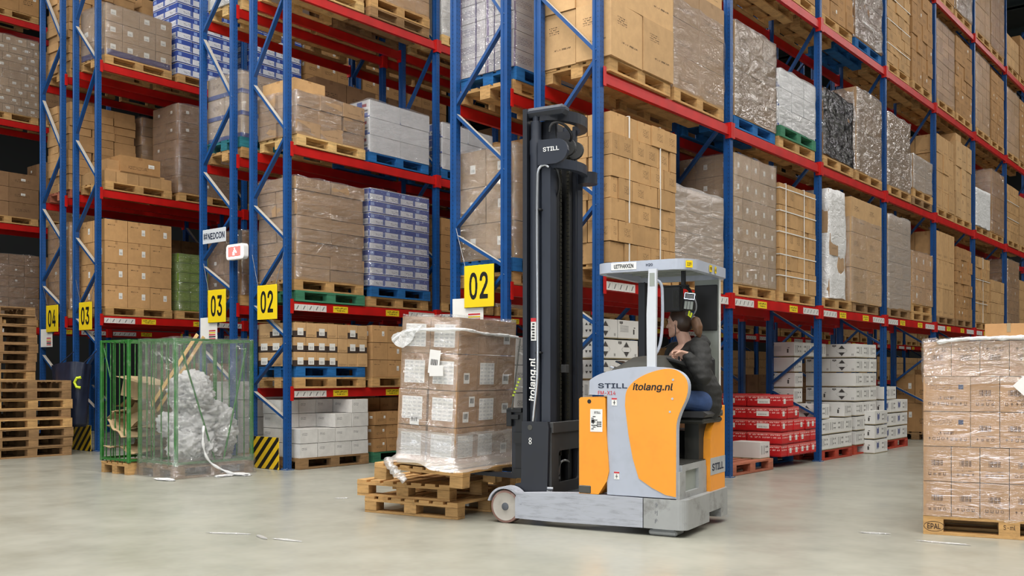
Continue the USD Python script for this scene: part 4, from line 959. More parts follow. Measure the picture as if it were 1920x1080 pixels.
hc = np.array([1.312, .62, 1.668]); fd = np.array([-.995, .10, 0.0]); sd = np.array([.10, .995, 0.0]); up = np.array([0, 0, 1.0])
H_ = lambda f, s, u: hc + fd * f + sd * s + up * u
LS, RS, LE, RE = np.array([1.51, .53, 1.445]), np.array([1.215, .79, 1.435]), np.array([1.572, .425, 1.225]), np.array([1.15, .68, 1.21])
LW, RW = np.array([1.468, .37, 1.395]), np.array([1.10, .54, 1.34])
nk = np.array([1.36, .64, 1.49]); ch_ = (LS + RS) / 2 + np.array([0, 0, -.12]); pv = np.array([1.465, .72, 1.03])
LH, RH, LK, RK, LA, RA = np.array([1.50, .58, 1.015]), np.array([1.40, .77, 1.0]), np.array([1.30, .36, 1.055]), np.array([1.14, .56, 1.03]), np.array([1.26, .40, .62]), np.array([1.12, .54, .62])
def head():
    ms = [m3.Manifold.sphere(1, 36).scale([.096, .076, .098]).translate(list(map(float, H_(-.005, 0, .02)))),
          m3.Manifold.batch_hull([sph(H_(.045, 0, -.01), .052), sph(H_(.053, 0, .035), .046), sph(H_(.056, 0, -.055), .036), sph(H_(.078, 0, -.098), .018), sph(H_(-.005, .05, -.062), .022), sph(H_(-.005, -.05, -.062), .022)]),
          bone(H_(.088, 0, .012), .0085, H_(.112, 0, -.027), .0105, 16), bone(H_(.1, .01, -.032), .008, H_(.1, -.01, -.032), .008, 16),
          bone(H_(.088, .016, -.056), .0075, H_(.088, -.016, -.056), .0075, 16), bone(H_(.086, .014, -.068), .0075, H_(.086, -.014, -.068), .0075, 16),
          bone(H_(.078, -.042, .03), .012, H_(.078, .042, .03), .012, 16), sph(H_(.062, .034, -.02), .024), sph(H_(.062, -.034, -.02), .024)]
    for s in (-1, 1):
        ms.append(m3.Manifold.batch_hull([sph(H_(-.008, s * .074, .012), .01, 14), sph(H_(-.018, s * .082, .012), .007, 14), sph(H_(-.008, s * .074, -.026), .007, 14)]))
    return ms
def hand(w, dirv, side, palm_n, curl):
    """palm, four curled fingers and a thumb leaving the side of the palm"""
    d = np.asarray(dirv, float); d /= np.linalg.norm(d); s = np.asarray(side, float); s -= d * (s @ d); s /= np.linalg.norm(s); p = np.asarray(palm_n, float); p -= d * (p @ d) + s * (p @ s); p /= np.linalg.norm(p)
    Q = lambda a, b, c: w + d * a + s * b + p * c
    ms = [m3.Manifold.batch_hull([sph(Q(.0, .018, 0), .017, 14), sph(Q(.0, -.018, 0), .017, 14), sph(Q(.075, .032, 0), .012, 14), sph(Q(.078, -.03, 0), .012, 14)])]
    for k, (off, ln) in enumerate(((.033, .9), (.012, 1.0), (-.010, .95), (-.031, .75))):
        pts = [(Q(.07, off, 0), .0095)]; a = .25
        pos = Q(.076, off, 0)
        for sgl, r in ((.036, .0088), (.026, .008), (.02, .007)):
            pos = pos + (d * math.cos(a) + p * math.sin(a)) * sgl * ln; pts.append((pos.copy(), r)); a += curl * (.8 + .1 * k)
        ms += chain(pts, 12)
    ms += chain([(Q(.015, .028, .004), .0125), (Q(.045, .05, .022), .0105), (Q(.07, .046, .042), .009), (Q(.085, .034, .052), .0075)], 12)
    return ms
fdir = (LW - LE); fdir /= np.linalg.norm(fdir)
hd = np.array([-.86, -.12, .12])
sk = head() + chain([(H_(-.012, 0, -.06), .052), (nk, .058)]) + [bone(nk + [0, 0, -.02], .06, ch_ + [-.03, -.035, .04], .12)] + chain([(ch_, .13), (pv, .13)]) + chain([(nk - [0, 0, .03], .05), (LS, .05), (LE, .04), (LW, .025)]) + chain([(nk - [0, 0, .03], .05), (RS, .05), (RE, .04), (RW, .025)])
sk += chain([(pv, .12), (LH, .08), (LK, .055), (LA, .04)]) + chain([(pv, .12), (RH, .08), (RK, .055), (RA, .04)])
sk += hand(LW, hd, (.1, -.55, .8), (-.2, .3, -.9), 1.05) + hand(RW, (-.6, -.6, .1), (.5, -.5, .6), (0, .1, -1), .5)
obj('body', organic(sk, .007, 5), M['skin'], person, smooth=True)
for s in (-1, 1):
    e = obj('eye', (lambda m: (m.vertices, m.faces))(trimesh.creation.icosphere(2, .0095).apply_translation(H_(.0775, s * .031, .012))), M['decal_white'], person, smooth=True)
    obj('iris', (lambda m: (m.vertices, m.faces))(trimesh.creation.icosphere(2, .0055).apply_translation(H_(.0825, s * .0315, .012))), M['eye_dark'], e, smooth=True)
    obj('eyebrow', tube([H_(.09, s * .014, .034), H_(.087, s * .032, .04), H_(.074, s * .046, .034)], [.003, .0035, .002], 8), M['hair'], person)
obj('mouth', tube([H_(.0925, -.017, -.0615), H_(.098, 0, -.061), H_(.0925, .017, -.0615)], [.002, .0042, .002], 8), M['lip'], person)
cap = m3.Manifold.sphere(1, 48).scale([.112, .09, .11]).translate(list(map(float, H_(-.014, 0, .022))))
cut = m3.Manifold.cube([.3, .4, .4], True).translate([-.15, 0, 0]).rotate([0, -34, 0]).translate(list(map(float, H_(.022, 0, .0))))
cut2 = m3.Manifold.cube([.4, .4, .2], True).rotate([0, 10, 0]).translate(list(map(float, H_(.0, 0, -.168))))
ear = m3.Manifold.batch_hull([sph(H_(.0, s, .0), .022, 14) for s in (-.12, .12)] + [sph(H_(.02, s, -.04), .03, 14) for s in (-.12, .12)])
hair = obj('hair', organic([max((cap - cut - cut2 - ear).decompose(), key=lambda q: q.volume())], .009, 5), M['hair'], person, smooth=True)
obj('ponytail', organic(chain([(H_(-.118, -.002, .03), .022), (H_(-.148, -.01, .01), .04), (H_(-.165, -.012, -.035), .042), (H_(-.172, -.01, -.08), .03), (H_(-.178, -.006, -.115), .012)]), .01, 4), M['hair_tail'], hair, smooth=True)
obj('hair_tie', lathe([(.02, -.01), (.03, -.012), (.034, 0), (.03, .012), (.02, .01)], H_(-.122, -.002, .026), (fd * -1 + up * -.3), 16), M['decal_grey'], hair, smooth=True)
# jacket with hood and collar, open at the front
fw = np.array([-.66, -.75, 0])
jk = [m3.Manifold.batch_hull([sph(ch_ + [0, 0, .03], .145), sph(LS - [0.02, -.02, .02], .085), sph(RS - [-.02, .02, .02], .085), sph((LS + RS) / 2 + [.02, .02, .0], .1)]), bone(ch_, .155, pv + [0, 0, .06], .165), m3.Manifold.batch_hull([sph(pv + [0, 0, .04], .16), sph(pv + [.04, .0, -.05], .13)])]
jk += chain([(LS, .088), ((LS + LE) / 2 + [.012, -.01, 0], .08), (LE, .07), ((LE + LW) / 2, .058), (LW - fdir * .012, .042)]) + chain([(RS, .085), (RE, .068), (RW, .042)])
jk += chain([(nk + [-.05, .09, -.03], .045), (nk + [.02, .1, .0], .05)]) + chain([(nk + [.105, -.05, .0], .062), (nk + [.12, .03, .01], .07), (nk + [.04, .1, -.01], .06)]) + chain([(nk + [.085, -.02, -.035], .055), (nk + [.04, -.085, -.06], .045), (nk + [-.02, -.1, -.12], .035)])
neck_cut = m3.Manifold.batch_hull([sph(nk + [0, 0, .07], .06), sph(nk + fw * .2 + [0, 0, .02], .042), sph(nk + fw * .19 + [0, 0, -.12], .012), sph(nk + [0, 0, -.03], .02)])
jm = organic([m3.Manifold.batch_boolean(jk, m3.OpType.Add) - neck_cut], .012, 5)
jv = jm[0]; zz = jv[:, 2]
tn_ = trimesh.Trimesh(*jm, process=False).vertex_normals
jv = jv + tn_ * (.0018 * np.sin(zz * 110)[:, None] + .022 * (meshkit.fbm(jv * 14, 3, 4) - .5)[:, None])
jacket = obj('jacket', (jv, jm[1]), M['jacket'], person, smooth=True)
obj('shirt', organic([m3.Manifold.batch_hull([sph(ch_ + fw * .1 + [0, 0, .0], .05, 16), sph(ch_ + fw * .12 + [0, 0, -.2], .05, 16)])], .012, 3), M['shirt'], person, smooth=True)
obj('jeans', organic(chain([(LH + [0, -.02, .005], .092), (LK, .068), (LA, .05)]) + chain([(RH, .092), (RK, .066), (RA, .05)]) + [bone(LH, .1, RH, .1)], .014, 5), M['jeans'], person, smooth=True)
for a in (LA, RA):
    obj('shoe', organic(chain([(a + [.02, .02, -.03], .04), (a + [-.06, -.03, -.04], .03), (a + [-.12, -.07, -.045], .024)]), .012, 3), M['shoe'], person, smooth=True)
obj('earphone_cord', tube(smooth_path([H_(-.0, -.088, -.015), H_(-.008, -.094, -.06), H_(.0, -.09, -.11), H_(.04, -.075, -.16), H_(.12, -.06, -.2), H_(.2, -.02, -.2)], 20), .003, 6), M['cord'], person)

# ---------------------------------------------------------------- goods on the floor under the racks
LOADF = 'pallet load'
P('C','R',1,0,0,'empty reddish pallet',.1,0,1,1,'kraft_plain',pal=('redbrown',),dx=-.02,dy=-.02)
P('C','R',1,1,0,'red shrink-wrapped bottle packs in steps',.83,6,3,5,'red_pack',pal=('blue',),L=1.16,D=1.5,dx=-.33,jit=.008,drop=lambda l,i,j,nl,nc,nd: l >= 3 and (i >= 4 or (j == 0 and i >= 2 and l == 4) or (j == 0 and i >= 3)))
P('C','R',4,0,0,'large brown cartons on the floor',1.1,2,2,2,'kraft_deep',pal=('old',)); P('C','R',4,1,0,'brown cartons on the floor',1.2,2,2,3,'kraft_deep',pal=('old',))
P('C','R',5,0,0,'kraft cartons on the floor',1.5,3,2,4,'kraft_plain',pal=('old',))
P('C','L',1,0,0,'brown cartons',1.2,3,2,4,'dark_brown'); P('C','L',2,0,0,'dark cartons',1.1,3,2,4,'dark_brown'); P('C','L',3,0,0,'brown boxes',1.3,3,2,4,'dark_brown')
P('B','R',0,0,0,'white cartons stacked in steps',.76,4,2,4,'white_carton',pal=('old',),dx=.1,L=1.18,drop=lambda l,i,j,nl,nc,nd: j == 0 and (l >= 2 and i < 2 or l >= 3 and i < 3))
P('B','R',0,1,0,'brown cartons stacked in steps',.76,5,2,4,'kraft_deep',pal=('green',),dx=.08,jit=.012,drop=lambda l,i,j,nl,nc,nd: j == 0 and (l >= 3 or l >= 2 and i > 1))
P('B','R',1,0,0,'brown cartons in the dim',.74,4,2,4,'dark_brown'); P('B','R',1,1,0,'white cartons in the dim',.72,4,2,4,'white_carton')
P('B','L',0,0,0,'pale cartons in the shade',1.0,3,2,4,'white_carton'); P('B','L',0,1,0,'pale boxes in the shade',1.1,3,2,4,'white_carton'); P('A','R',0,1,0,'dark cartons in the shade',1.3,3,2,4,'dark_brown')
P('B','R',0,0,0,'kraft cartons with barcode labels',.58,7,3,3,'shoe_carton',pal=('wood','blue'),z=1.06,dy=.0,dx=.04,L=1.26,mats=['shoe_carton','shoe_dark','shoe_dark'])
P('B','R',0,1,0,'small kraft cartons in three tiers',.74,4,2,3,'kraft_label',pal=('wood',),z=1.06,dx=.04)
P('B','R',1,0,0,'kraft boxes deep in the rack',.7,4,2,3,'kraft_deep',z=1.06)

# white cartons with diamond marks: single things, one kind, referenced
def tri(cx, z0, w, h, y):
    return hull([(cx - w/2, y, z0), (cx + w/2, y, z0), (cx, y, z0 + h), (cx - w/2, y + .001, z0), (cx + w/2, y + .001, z0), (cx, y + .001, z0 + h)])
simple('carton_white', (212, 210, 206), .65, noise=.03, vary=.05); simple('carton_ink', (66, 62, 60), .7); simple('carton_ink_blue', (70, 78, 128), .7); simple('carton_tape', (150, 138, 110), .6); simple('pale_ink', (172, 170, 168), .7)
def white_proto(name, w, d, h, variant):
    pr = proto(name)
    v, f, uv = uvbox(-w/2, w/2, -d/2, d/2, 0, h - .012); obj('body', (v, f), M['carton_white'], pr)
    obj('base_edge', bx(-w/2 - .001, w/2 + .001, -d/2 - .001, d/2 + .001, 0, .012), M['carton_tape'], pr)
    y = -d/2 - .0015
    ms = []
    if variant == 0:
        for cx in (-.02,):
            ms += [tri(cx, h * .6, .1, .055, y), xf(tri(0, 0, .1, -.055, y), t=(cx, 0, h * .36))]
            o = np.array([(cx, h * .86), (cx + .09, h * .47), (cx, h * .1), (cx - .09, h * .47), (cx, h * .86)])
            pl_ = [hull([(a[0], y, a[1]), (b[0], y, b[1]), (a[0], y + .001, a[1] + .003), (b[0], y + .001, b[1] + .003)]) for a, b in zip(o[:-1], o[1:])]
            obj('outline', cat_(pl_), M['pale_ink'], pr)
        ms += [bx(w/2 - .06 + k * .02, w/2 - .054 + k * .02, y, y + .001, .03, .06) for k in (0, 1)]
    else:
        ms += [bx(w/2 - .11, w/2 - .085, y, y + .001, h * .25, h * .5), bx(w/2 - .1, w/2 - .07, y, y + .001, h * .56, h * .6)]; obj('text_block', cat_([bx(-w/2 + .04, -.0, y, y + .001, h * (.36 + .07 * k), h * (.39 + .07 * k)) for k in range(5)]), M['pale_ink'], pr)
    obj('printed_marks', cat_(ms), M['carton_ink'], pr)
    obj('small_logo', cat_([bx(-w/2 + .03 + .022 * k, -w/2 + .045 + .022 * k, y, y + .001, h * .76 - .006 * (k % 2), h * .88) for k in range(3)]), M['carton_ink'], pr)
    ms = []; pale = []
    for x in (w/2 + .0005, -w/2 - .0015):
     if variant == 2 and x > 0: continue
     pale += [bx(x, x + .001, yy - .018, yy + .018, h * .25, h * .75) for yy in ((.02, .09) if variant == 0 else (-.1, -.04))]
     for yy in ((-.085, -.04) if variant == 0 else (.01, .08)):
        for s, z0 in ((1, h * .62), (-1, h * .4)):
            ms.append(hull([(x, yy - .016, z0), (x, yy + .016, z0), (x, yy, z0 + s * .03), (x + .001, yy - .016, z0), (x + .001, yy + .016, z0), (x + .001, yy, z0 + s * .03)]))
    obj('arrow_marks', cat_(ms), M['carton_ink'], pr); obj('text_block', cat_(pale), M['pale_ink'], pr)
    x = w/2 + .0005
    if variant == 2: obj('blue_logo', cat_([bx(x, x + .001, -.05 + .028 * k, -.03 + .028 * k, h * .3 + .02 * (k % 2), h * .72 + .02 * (k % 3 == 0)) for k in range(4)]), M['carton_ink_blue'], pr)
    return pr
WC = [white_proto('white_carton_%s' % 'abc'[k], .4, .3, .225, k) for k in (0, 1, 2)]
def wstack(x0, y0, nx, ny, nl, z0, label, group, skip=None, dimx=.405, dimy=.305, turn=0, blue=False, zs=1.0):
    rr = random.Random(int(abs(x0) * 100 + y0 * 10))
    for l in range(nl):
        for i in range(nx):
            for j in range(ny):
                if skip and skip(l, i, j): continue
                if i < nx - 1 and j > 0 and l < nl - 1 and not (skip and skip(l + 1, i, j)): continue
                rot = (turn + (180 if rr.random() < .15 else 0) + rr.uniform(-1.2, 1.2))
                copy('white_carton', WC[(0 if rr.random() < .75 else 1) if not blue else (0 if j % 2 else 2)], label.replace('carton', 'carton, %s tier up,' % ORD[l], 1), 'carton', (x0 + i * dimx + rr.uniform(-.006, .006), y0 + j * dimy + rr.uniform(-.006, .006), z0 + l * .2265 * zs), rot, group, scale=(1, 1, zs) if zs != 1 else None)
PZ = .150
def fpal(kind, x, y, label, rz=90): copy('pallet', PAL[kind], label, 'pallet', (x, y, .001), rz + R.uniform(-1, 1))
fpal('red', -.41, 6.25, 'red pallet on the floor beneath the tall white carton stack'); fpal('red', -.43, 7.62, 'red pallet on the floor half hidden by three white cartons'); fpal('red', -.41, 8.95, 'red pallet on the floor under the farthest white cartons')
wstack(-.62, 5.8, 2, 4, 7, PZ, 'white carton with black marks in the tall stack on the red pallet', 'cartons of the tall white stack', skip=lambda l, i, j: i == 1 and (l >= 3 and j == 0 or l >= 2 and j == 1 or l >= 2 and j == 2 or l >= 3 and j == 3))
wstack(-.62, 7.2, 2, 3, 7, PZ, 'white carton with black marks, second tall stack behind the blue post', 'cartons of the second white stack')
wstack(-.06, 7.58, 1, 2, 3, .003, 'white carton with black diamond, short stack on the bare floor', 'cartons of the short floor stack', blue=True)
wstack(-.62, 8.5, 2, 4, 4, PZ, 'white carton with blue print on the farthest red pallet', 'cartons of the farthest white stack', skip=lambda l, i, j: i == 1 and l == 3 and j > 1, blue=True)
fpal('old', -.42, .74, 'greyed pallet under the white cartons behind the truck')
wstack(-.62, .32, 2, 3, 8, PZ, 'white carton with black diamonds in the stack behind the truck', 'white cartons behind the truck', skip=lambda l, i, j: l == 7 and j == 2 or l == 6 and i == 1 and j == 2, turn=90, dimx=.31, dimy=.41, zs=.925)
copy('white_carton', WC[0], 'single white carton left of the red packs', 'carton', (-.30, 3.95, .15), 180)

# ---------------------------------------------------------------- signs, papers, guards and bags at the rack ends
def sign(txt, cx, label, hangs):
    t = thing('aisle_sign', label, 'sign', (cx, -.075, 2.2))
    obj('panel', bbx(-.212, .212, -.004, .004, -.228, .228, .003), M['yellow_sign'], t)
    obj('backing', bx(-.216, .216, .004, .007, -.232, .232), M['sign_black'], t)
    for k, c in enumerate(txt):
        obj('digit', text(c, .27, (-.135 + .15 * k, -.004, -.13), (1, 0, 0), (0, 0, 1), .002, True, .115), M['sign_black'], t, label='black digit %s' % c)
    for x0, z0, x1, z1 in hangs:
        obj('hanging_chain', tube([(x0, 0, z0), (x1, .04, z1)], .004, 6), M['steel_grey'], t)
sign('04', -11.21, 'yellow sign reading 04, farthest left', [(-.16, .22, -.45, .62)])
sign('03', -10.07, 'yellow sign reading 03 above the navy bag', [(-.16, .22, -.4, .62), (.16, .22, .25, .6)])
sign('03', -6.39, 'yellow sign reading 03 beneath the white maker plate', [(-.2, .22, -.38, .62)])
sign('02', -5.25, 'yellow sign reading 02 above the striped guard', [(-.2, .22, -.38, .66), (.18, .22, .3, .64)])
sign('02', -1.54, 'yellow sign reading 02 above the wrapped pallet load', [(-.2, .22, -.37, .66)])
def paper(x0, x1, z0, z1, label):
    t = thing('notice_sheet', label, 'notice', (0, 0, 0))
    obj('sheet', bx(x0, x1, -.05, -.046, z0, z1), M['paper'], t)
    w = x1 - x0
    for k, m in enumerate(('decal_red', 'sign_black', 'decal_red', 'plate_yellow', 'decal_red')):
        obj('printed_row', bx(x0 + w * .52, x0 + w * .9, -.052, -.05, z0 + .03 + .028 * k, z0 + .046 + .028 * k), M[m], t)
paper(-11.68, -11.26, 1.72, 2.03, 'white notice sheet on the blue post under sign 04')
paper(-6.83, -6.42, 1.71, 2.05, 'white notice sheet on the blue post above the film-wrapped cage')
paper(-1.95, -1.5, 1.75, 2.08, 'white notice sheet behind the sign above the wrapped load')
t = thing('maker_plate', 'white plate reading NEDCON fixed across the rack end', 'sign', (-6.475, -.06, 3.19))
obj('panel', bbx(-.277, .277, -.004, .004, -.1, .1, .003), M['sign_grey'], t)
obj('lettering', text('NEDCON', .085, (-.15, -.004, -.045), (1, 0, 0), (0, 0, 1), .002, True, .4), M['navy_ink'], t)
obj('emblem', cat_([xf(bx(-.012, -.002, -.0055, -.004, -.045, .045), t=(-.235 + .022 * k, 0, .006 * (k % 2))) for k in range(4)] + [bx(-.25, -.17, -.0055, -.004, z, z + .008) for z in (-.02, .015)]), M['navy_ink'], t)
g = G(); e = g.add('emission', {'color': (1, .95, .92), 'strength': 2.2}); g.done('lamp_white', e + '.emission')
g = G(); e = g.add('emission', {'color': lin((236, 130, 122)), 'strength': 1.5}); g.done('lamp_red', e + '.emission')
t = thing('exit_light', 'lit white emergency light with a red field between the rack ends', 'exit light', (-5.9, -.12, 2.915))
obj('housing', xf(ext(rrect(-.205, .205, -.105, .105, .05), .07), rx=math.pi/2, t=(0, .07, 0)), M['paper'], t)
obj('lit_panel', xf(ext(rrect(-.19, .19, -.09, .09, .045), .004), rx=math.pi/2, t=(0, .0, 0)), M['lamp_white'], t)
obj('red_field', cat_([bx(-.15, .13, -.007, -.004, -.065, .07)]), M['lamp_red'], t)
obj('pictogram', cat_([bx(-.045, .0, -.009, -.007, -.05, .0), bx(-.03, .03, -.009, -.007, -.005, .022), bx(-.015, .015, -.009, -.007, .028, .055), bx(.02, .05, -.009, -.007, -.02, .0)]), M['lamp_white'], t)
obj('bracket', bx(-.02, .02, .07, .1, -.02, .3), M['steel_grey'], t)
def guard(x0, x1, label):
    t = thing('rack_guard', label, 'guard', ((x0 + x1) / 2, -.09, 0.002))
    w = (x1 - x0) / 2; h = .42
    obj('plate', bbx(-w, w, -.005, .005, 0, h, .003), M['sign_yellow'], t)
    plate = sbox(-w, 0, w, h)
    for k in range(-8, 9):
        s = Polygon([(k * .17, -.2), (k * .17 + .078, -.2), (k * .17 + .078 + .8, .6), (k * .17 + .8, .6)]).intersection(plate)
        if s.area > 1e-4: obj('stripe', xf(ext(s, .0015), rx=math.pi/2, t=(0, -.005, 0)), M['sign_black'], t)
    obj('foot_plate', bx(-w, w, .005, .12, 0, .008), M['sign_black'], t)
simple('sign_yellow', (226, 186, 30), .45, noise=.06, dirt=(120, 100, 40), dirt_amt=.3)
guard(-9.76 - .72, -9.76 - .1, 'yellow and black striped guard left of the green cages')
guard(-4.88 - .74, -4.88 - .1, 'yellow and black striped guard right of the film-wrapped cage')
simple('bag_navy', (26, 34, 56), .4, noise=.25, scale=5, bump=.01); simple('bag_rim', (214, 214, 216), .5)
def bag(name, cx, cy, z0, z1, rx0, ry0, rx1, ry1, label, seed):
    nu, nv = 40, 16; v = []
    for i in range(nv):
        u = i / (nv - 1); z = z0 + (z1 - z0) * u
        for k in range(nu):
            a = 2 * math.pi * k / nu
            e = u ** .8
            d = 1 + .16 * (meshkit.fbm(np.array([[math.cos(a) * 2.2, math.sin(a) * 2.2, u * 1.6 + seed]]), 3, seed)[0] - .5) + .05 * math.sin(a * 9 + seed) * u
            v.append((cx + (rx0 + (rx1 - rx0) * e) * d * math.copysign(abs(math.cos(a)) ** .8, math.cos(a)), cy + (ry0 + (ry1 - ry0) * e) * d * math.sin(a), z + (.03 * math.sin(a * 2 + seed) if i == nv - 1 else 0)))
    i, j = np.meshgrid(np.arange(nv - 1), np.arange(nu), indexing='ij'); k = (j + 1) % nu
    q = np.stack([i*nu+j, i*nu+k, (i+1)*nu+k, (i+1)*nu+j], -1).reshape(-1, 4)
    v.append((cx, cy, z0)); f = np.vstack([q[:, [0,1,2]], q[:, [0,2,3]], [[len(v)-1, (s+1) % nu, s] for s in range(nu)]])
    t = thing(name, label, 'bag')
    obj('sack', (np.array(v), f), M['bag_navy'], t, smooth=True)
    return t
b = bag('waste_bag', -9.88, -.40, .42, 1.42, .3, .18, .44, .22, 'large navy waste sack hanging between the rack ends by sign 03', 3)
obj('mark', tube([(-9.455, -.46, 1.20), (-9.50, -.505, 1.19), (-9.53, -.53, 1.12), (-9.50, -.51, 1.05), (-9.46, -.465, 1.04)], .022, 8), M['hiviz'], b)
obj('hanging_cord', tube([(-10.26, -.4, 1.42), (-10.5, -.06, 1.62)], .008, 6), M['bag_navy'], b); obj('hanging_cord', tube([(-9.5, -.4, 1.42), (-9.76, -.05, 1.62)], .008, 6), M['bag_navy'], b)
b = bag('waste_bag', -.3, -.42, .5, 1.44, .2, .16, .27, .2, 'navy waste bag with a white rim hanging behind the truck mast', 8)
obj('rim', tube([(-.3 + .275 * math.cos(a), -.42 + .205 * math.sin(a), 1.445) for a in np.linspace(0, 2 * math.pi, 28)], .013, 8), M['bag_rim'], b)
obj('frame_leg', tube([(-.03, -.45, 1.44), (.0, -.44, .0)], .012, 8), M['bag_rim'], b); obj('frame_leg', tube([(-.57, -.45, 1.44), (-.6, -.44, .0)], .012, 8), M['bag_rim'], b)
obj('mark', hull([(-.1, -.60, 1.2), (-.06, -.585, 1.12), (-.14, -.61, 1.0), (-.17, -.615, 1.02), (-.1, -.604, 1.2), (-.14, -.615, 1.0)]), M['hiviz'], b)

# ---------------------------------------------------------------- stacks of empty pallets at the left
rr = random.Random(5)
for k in range(8):
    copy('pallet', PAL[rr.choice(['old', 'wood', 'old'])], 'empty wooden pallet, %s from the floor in the low stack at the left edge' % ORD[k], 'pallet', (-9.83 + rr.uniform(-.02, .02), -1.21 + rr.uniform(-.025, .02), .001 + k * .1445), 90 + rr.uniform(-1.2, 1.2), group='low stack of empty pallets')
for k in range(16):
    copy('pallet', PAL[rr.choice(['old', 'old', 'wood'])], 'empty wooden pallet, %s from the floor in the tall stack at the left edge' % ORD[k], 'pallet', (-10.74 + rr.uniform(-.03, .03), -1.35 + rr.uniform(-.03, .03), .001 + k * .1445), 90 + rr.uniform(-1.5, 1.5), group='tall stack of empty pallets')

# ---------------------------------------------------------------- the two green cages
simple('cage_green', (44, 112, 44), .45, noise=.15, scale=20, dirt=(150, 160, 140), dirt_amt=.4, dirt_scale=8)
def film_heap_mat():
    g = G(); tc = g.add('texture_coordinate'); nz = g.add('noise_texture', {'scale': 22.0, 'detail': 6.0, 'roughness': .75, 'distortion': 1.6}, vector=tc + '.object')
    bp = g.add('bump', {'strength': 1.0, 'distance': .02}, height=nz + '.fac')
    d = g.add('diffuse_bsdf', {'color': (.97, .97, .97)}, normal=bp + '.normal'); tl = g.add('translucent_bsdf', {'color': (.95, .95, .95)}, normal=bp + '.normal'); gl = g.add('glossy_bsdf', {'color': (.9, .9, .9), 'roughness': .22}, normal=bp + '.normal')
    m1 = g.add('mix_closure', {'fac': .5}, closure1=d + '.BSDF', closure2=tl + '.BSDF'); m2 = g.add('mix_closure', {'fac': .12}, closure1=m1 + '.closure', closure2=gl + '.BSDF')
    tr = g.add('transparent_bsdf', {'color': (1, 1, 1)}); m3_ = g.add('mix_closure', {'fac': .95}, closure1=tr + '.BSDF', closure2=m2 + '.closure')
    g.done('film_heap', m3_ + '.closure')
film_heap_mat()
def cage(x0, x1, y0, y1, z0, z1, label, vdoor, nx=6, ny=7):
    t = thing('pallet_cage', label, 'pallet cage')
    m = M['cage_green']
    for x in (x0, x1):
        for y in (y0, y1):
            obj('corner_post', bbx(x - .02, x + .02, y - .02, y + .02, z0, z1, .005), m, t)
    for z, nm in ((z1 - .015, 'top_rail'), (z0 + .03, 'bottom_rail')):
        for y in (y0, y1): obj(nm, bx(x0, x1, y - .014, y + .014, z - .014, z + .014), m, t)
        for x in (x0, x1): obj(nm, bx(x - .014, x + .014, y0, y1, z - .014, z + .014), m, t)
    for k in range(1, nx):
        x = x0 + (x1 - x0) * k / nx
        for y in (y0, y1): obj('bar', cyl((x, y, z0), (0, 0, 1), .008, z1 - z0 - .015, 8), m, t)
    for k in range(1, ny):
        y = y0 + (y1 - y0) * k / ny
        for x in ((x0,) if vdoor else (x0, x1)): obj('bar', cyl((x, y, z0), (0, 0, 1), .008, z1 - z0 - .015, 8), m, t)
    if vdoor:
        ym = (y0 + y1) / 2 + .06
        obj('brace', tube([(x1, y0 + .08, z1 - .15), (x1, ym - .06, z0 + .04)], .011, 8), m, t); obj('brace', tube([(x1, y1 - .08, z1 - .1), (x1, ym + .06, z0 + .04)], .011, 8), m, t)
    else:
        obj('brace', tube([(x0 + .05, y0, z1 - .1), (x0 + .22, y0, z1 - .5)], .009, 8), m, t)
    return t
cz = .15
cr = cage(-5.83, -5.03, -1.55, -.48, cz, 1.68, 'green steel pallet cage wrapped in clear film, full of waste film', True, nx=5)
obj('stretch_film', xf(shell(1.07, .8, -.12, 1.66, 77, .01, nu=80, nv=22, lip=0, off=.03), rz=math.pi/2, t=(-5.43, -1.015, .03)), M['film_cage'], cr, smooth=True)
obj('film_hem', xf(shell(1.07, .8, -.13, .1, 78, .03, nu=80, nv=6, lip=0, off=.04, flare=.03), rz=math.pi/2, t=(-5.43, -1.015, .14)), M['film_clear'], cr, smooth=True)
cl = cage(-6.55, -5.90, -1.66, -.6, cz, 1.68, 'bare green steel pallet cage holding torn cardboard', False, nx=6)
copy('pallet', PAL['old'], 'greyed pallet under the film-wrapped green cage', 'pallet', (-5.43, -1.015, .001), 90, scale=(.92, 1.03, 1)); copy('pallet', PAL['wood'], 'wooden pallet under the bare green cage', 'pallet', (-6.225, -1.13, .001), 90, scale=(.9, .8, 1))
def crumple(cs, seed, sub=4):
    ms = []
    for k, (c, r) in enumerate(cs):
        s = trimesh.creation.icosphere(sub, 1.0); v = np.array(s.vertices)
        n1 = meshkit.fbm(v * 2.6 + seed + k * 7.7, 4, seed + k) - .5
        rg = lambda f_, q: (1 - 2 * np.abs(meshkit.noise(v * f_ + k * 3.3 + q, seed + k + q) - .5)) ** 2 - .4
        rad = 1 + .7 * n1 + .3 * rg(3.4, 1) + .16 * rg(7.5, 2) + .05 * rg(17.0, 3)
        ms.append((np.asarray(c) + v * rad[:, None] * np.asarray(r), np.asarray(s.faces)))
    return cat_(ms)
rr = random.Random(17)
blobs = []
for k in range(30):
    z = .3 + .82 * (k / 29) ** 1.15; sp = max(.06, .4 - .36 * (z - .25) / .9)
    blobs.append(((-5.45 + .04 * (k % 3) + rr.uniform(-1, 1) * sp * .7, -1.0 - .1 * (z > .8) + rr.uniform(-1, 1) * sp * 1.2, z), (rr.uniform(.13, .22), rr.uniform(.13, .24), rr.uniform(.11, .19))))
fw_ = crumple(blobs, 3); fw_[0][:, 2] = np.maximum(fw_[0][:, 2], .155)
obj('film_waste', fw_, M['film_heap'], None, 'white heap of crumpled plastic film in the wrapped green cage', 'plastic film', kind='stuff', smooth=True)
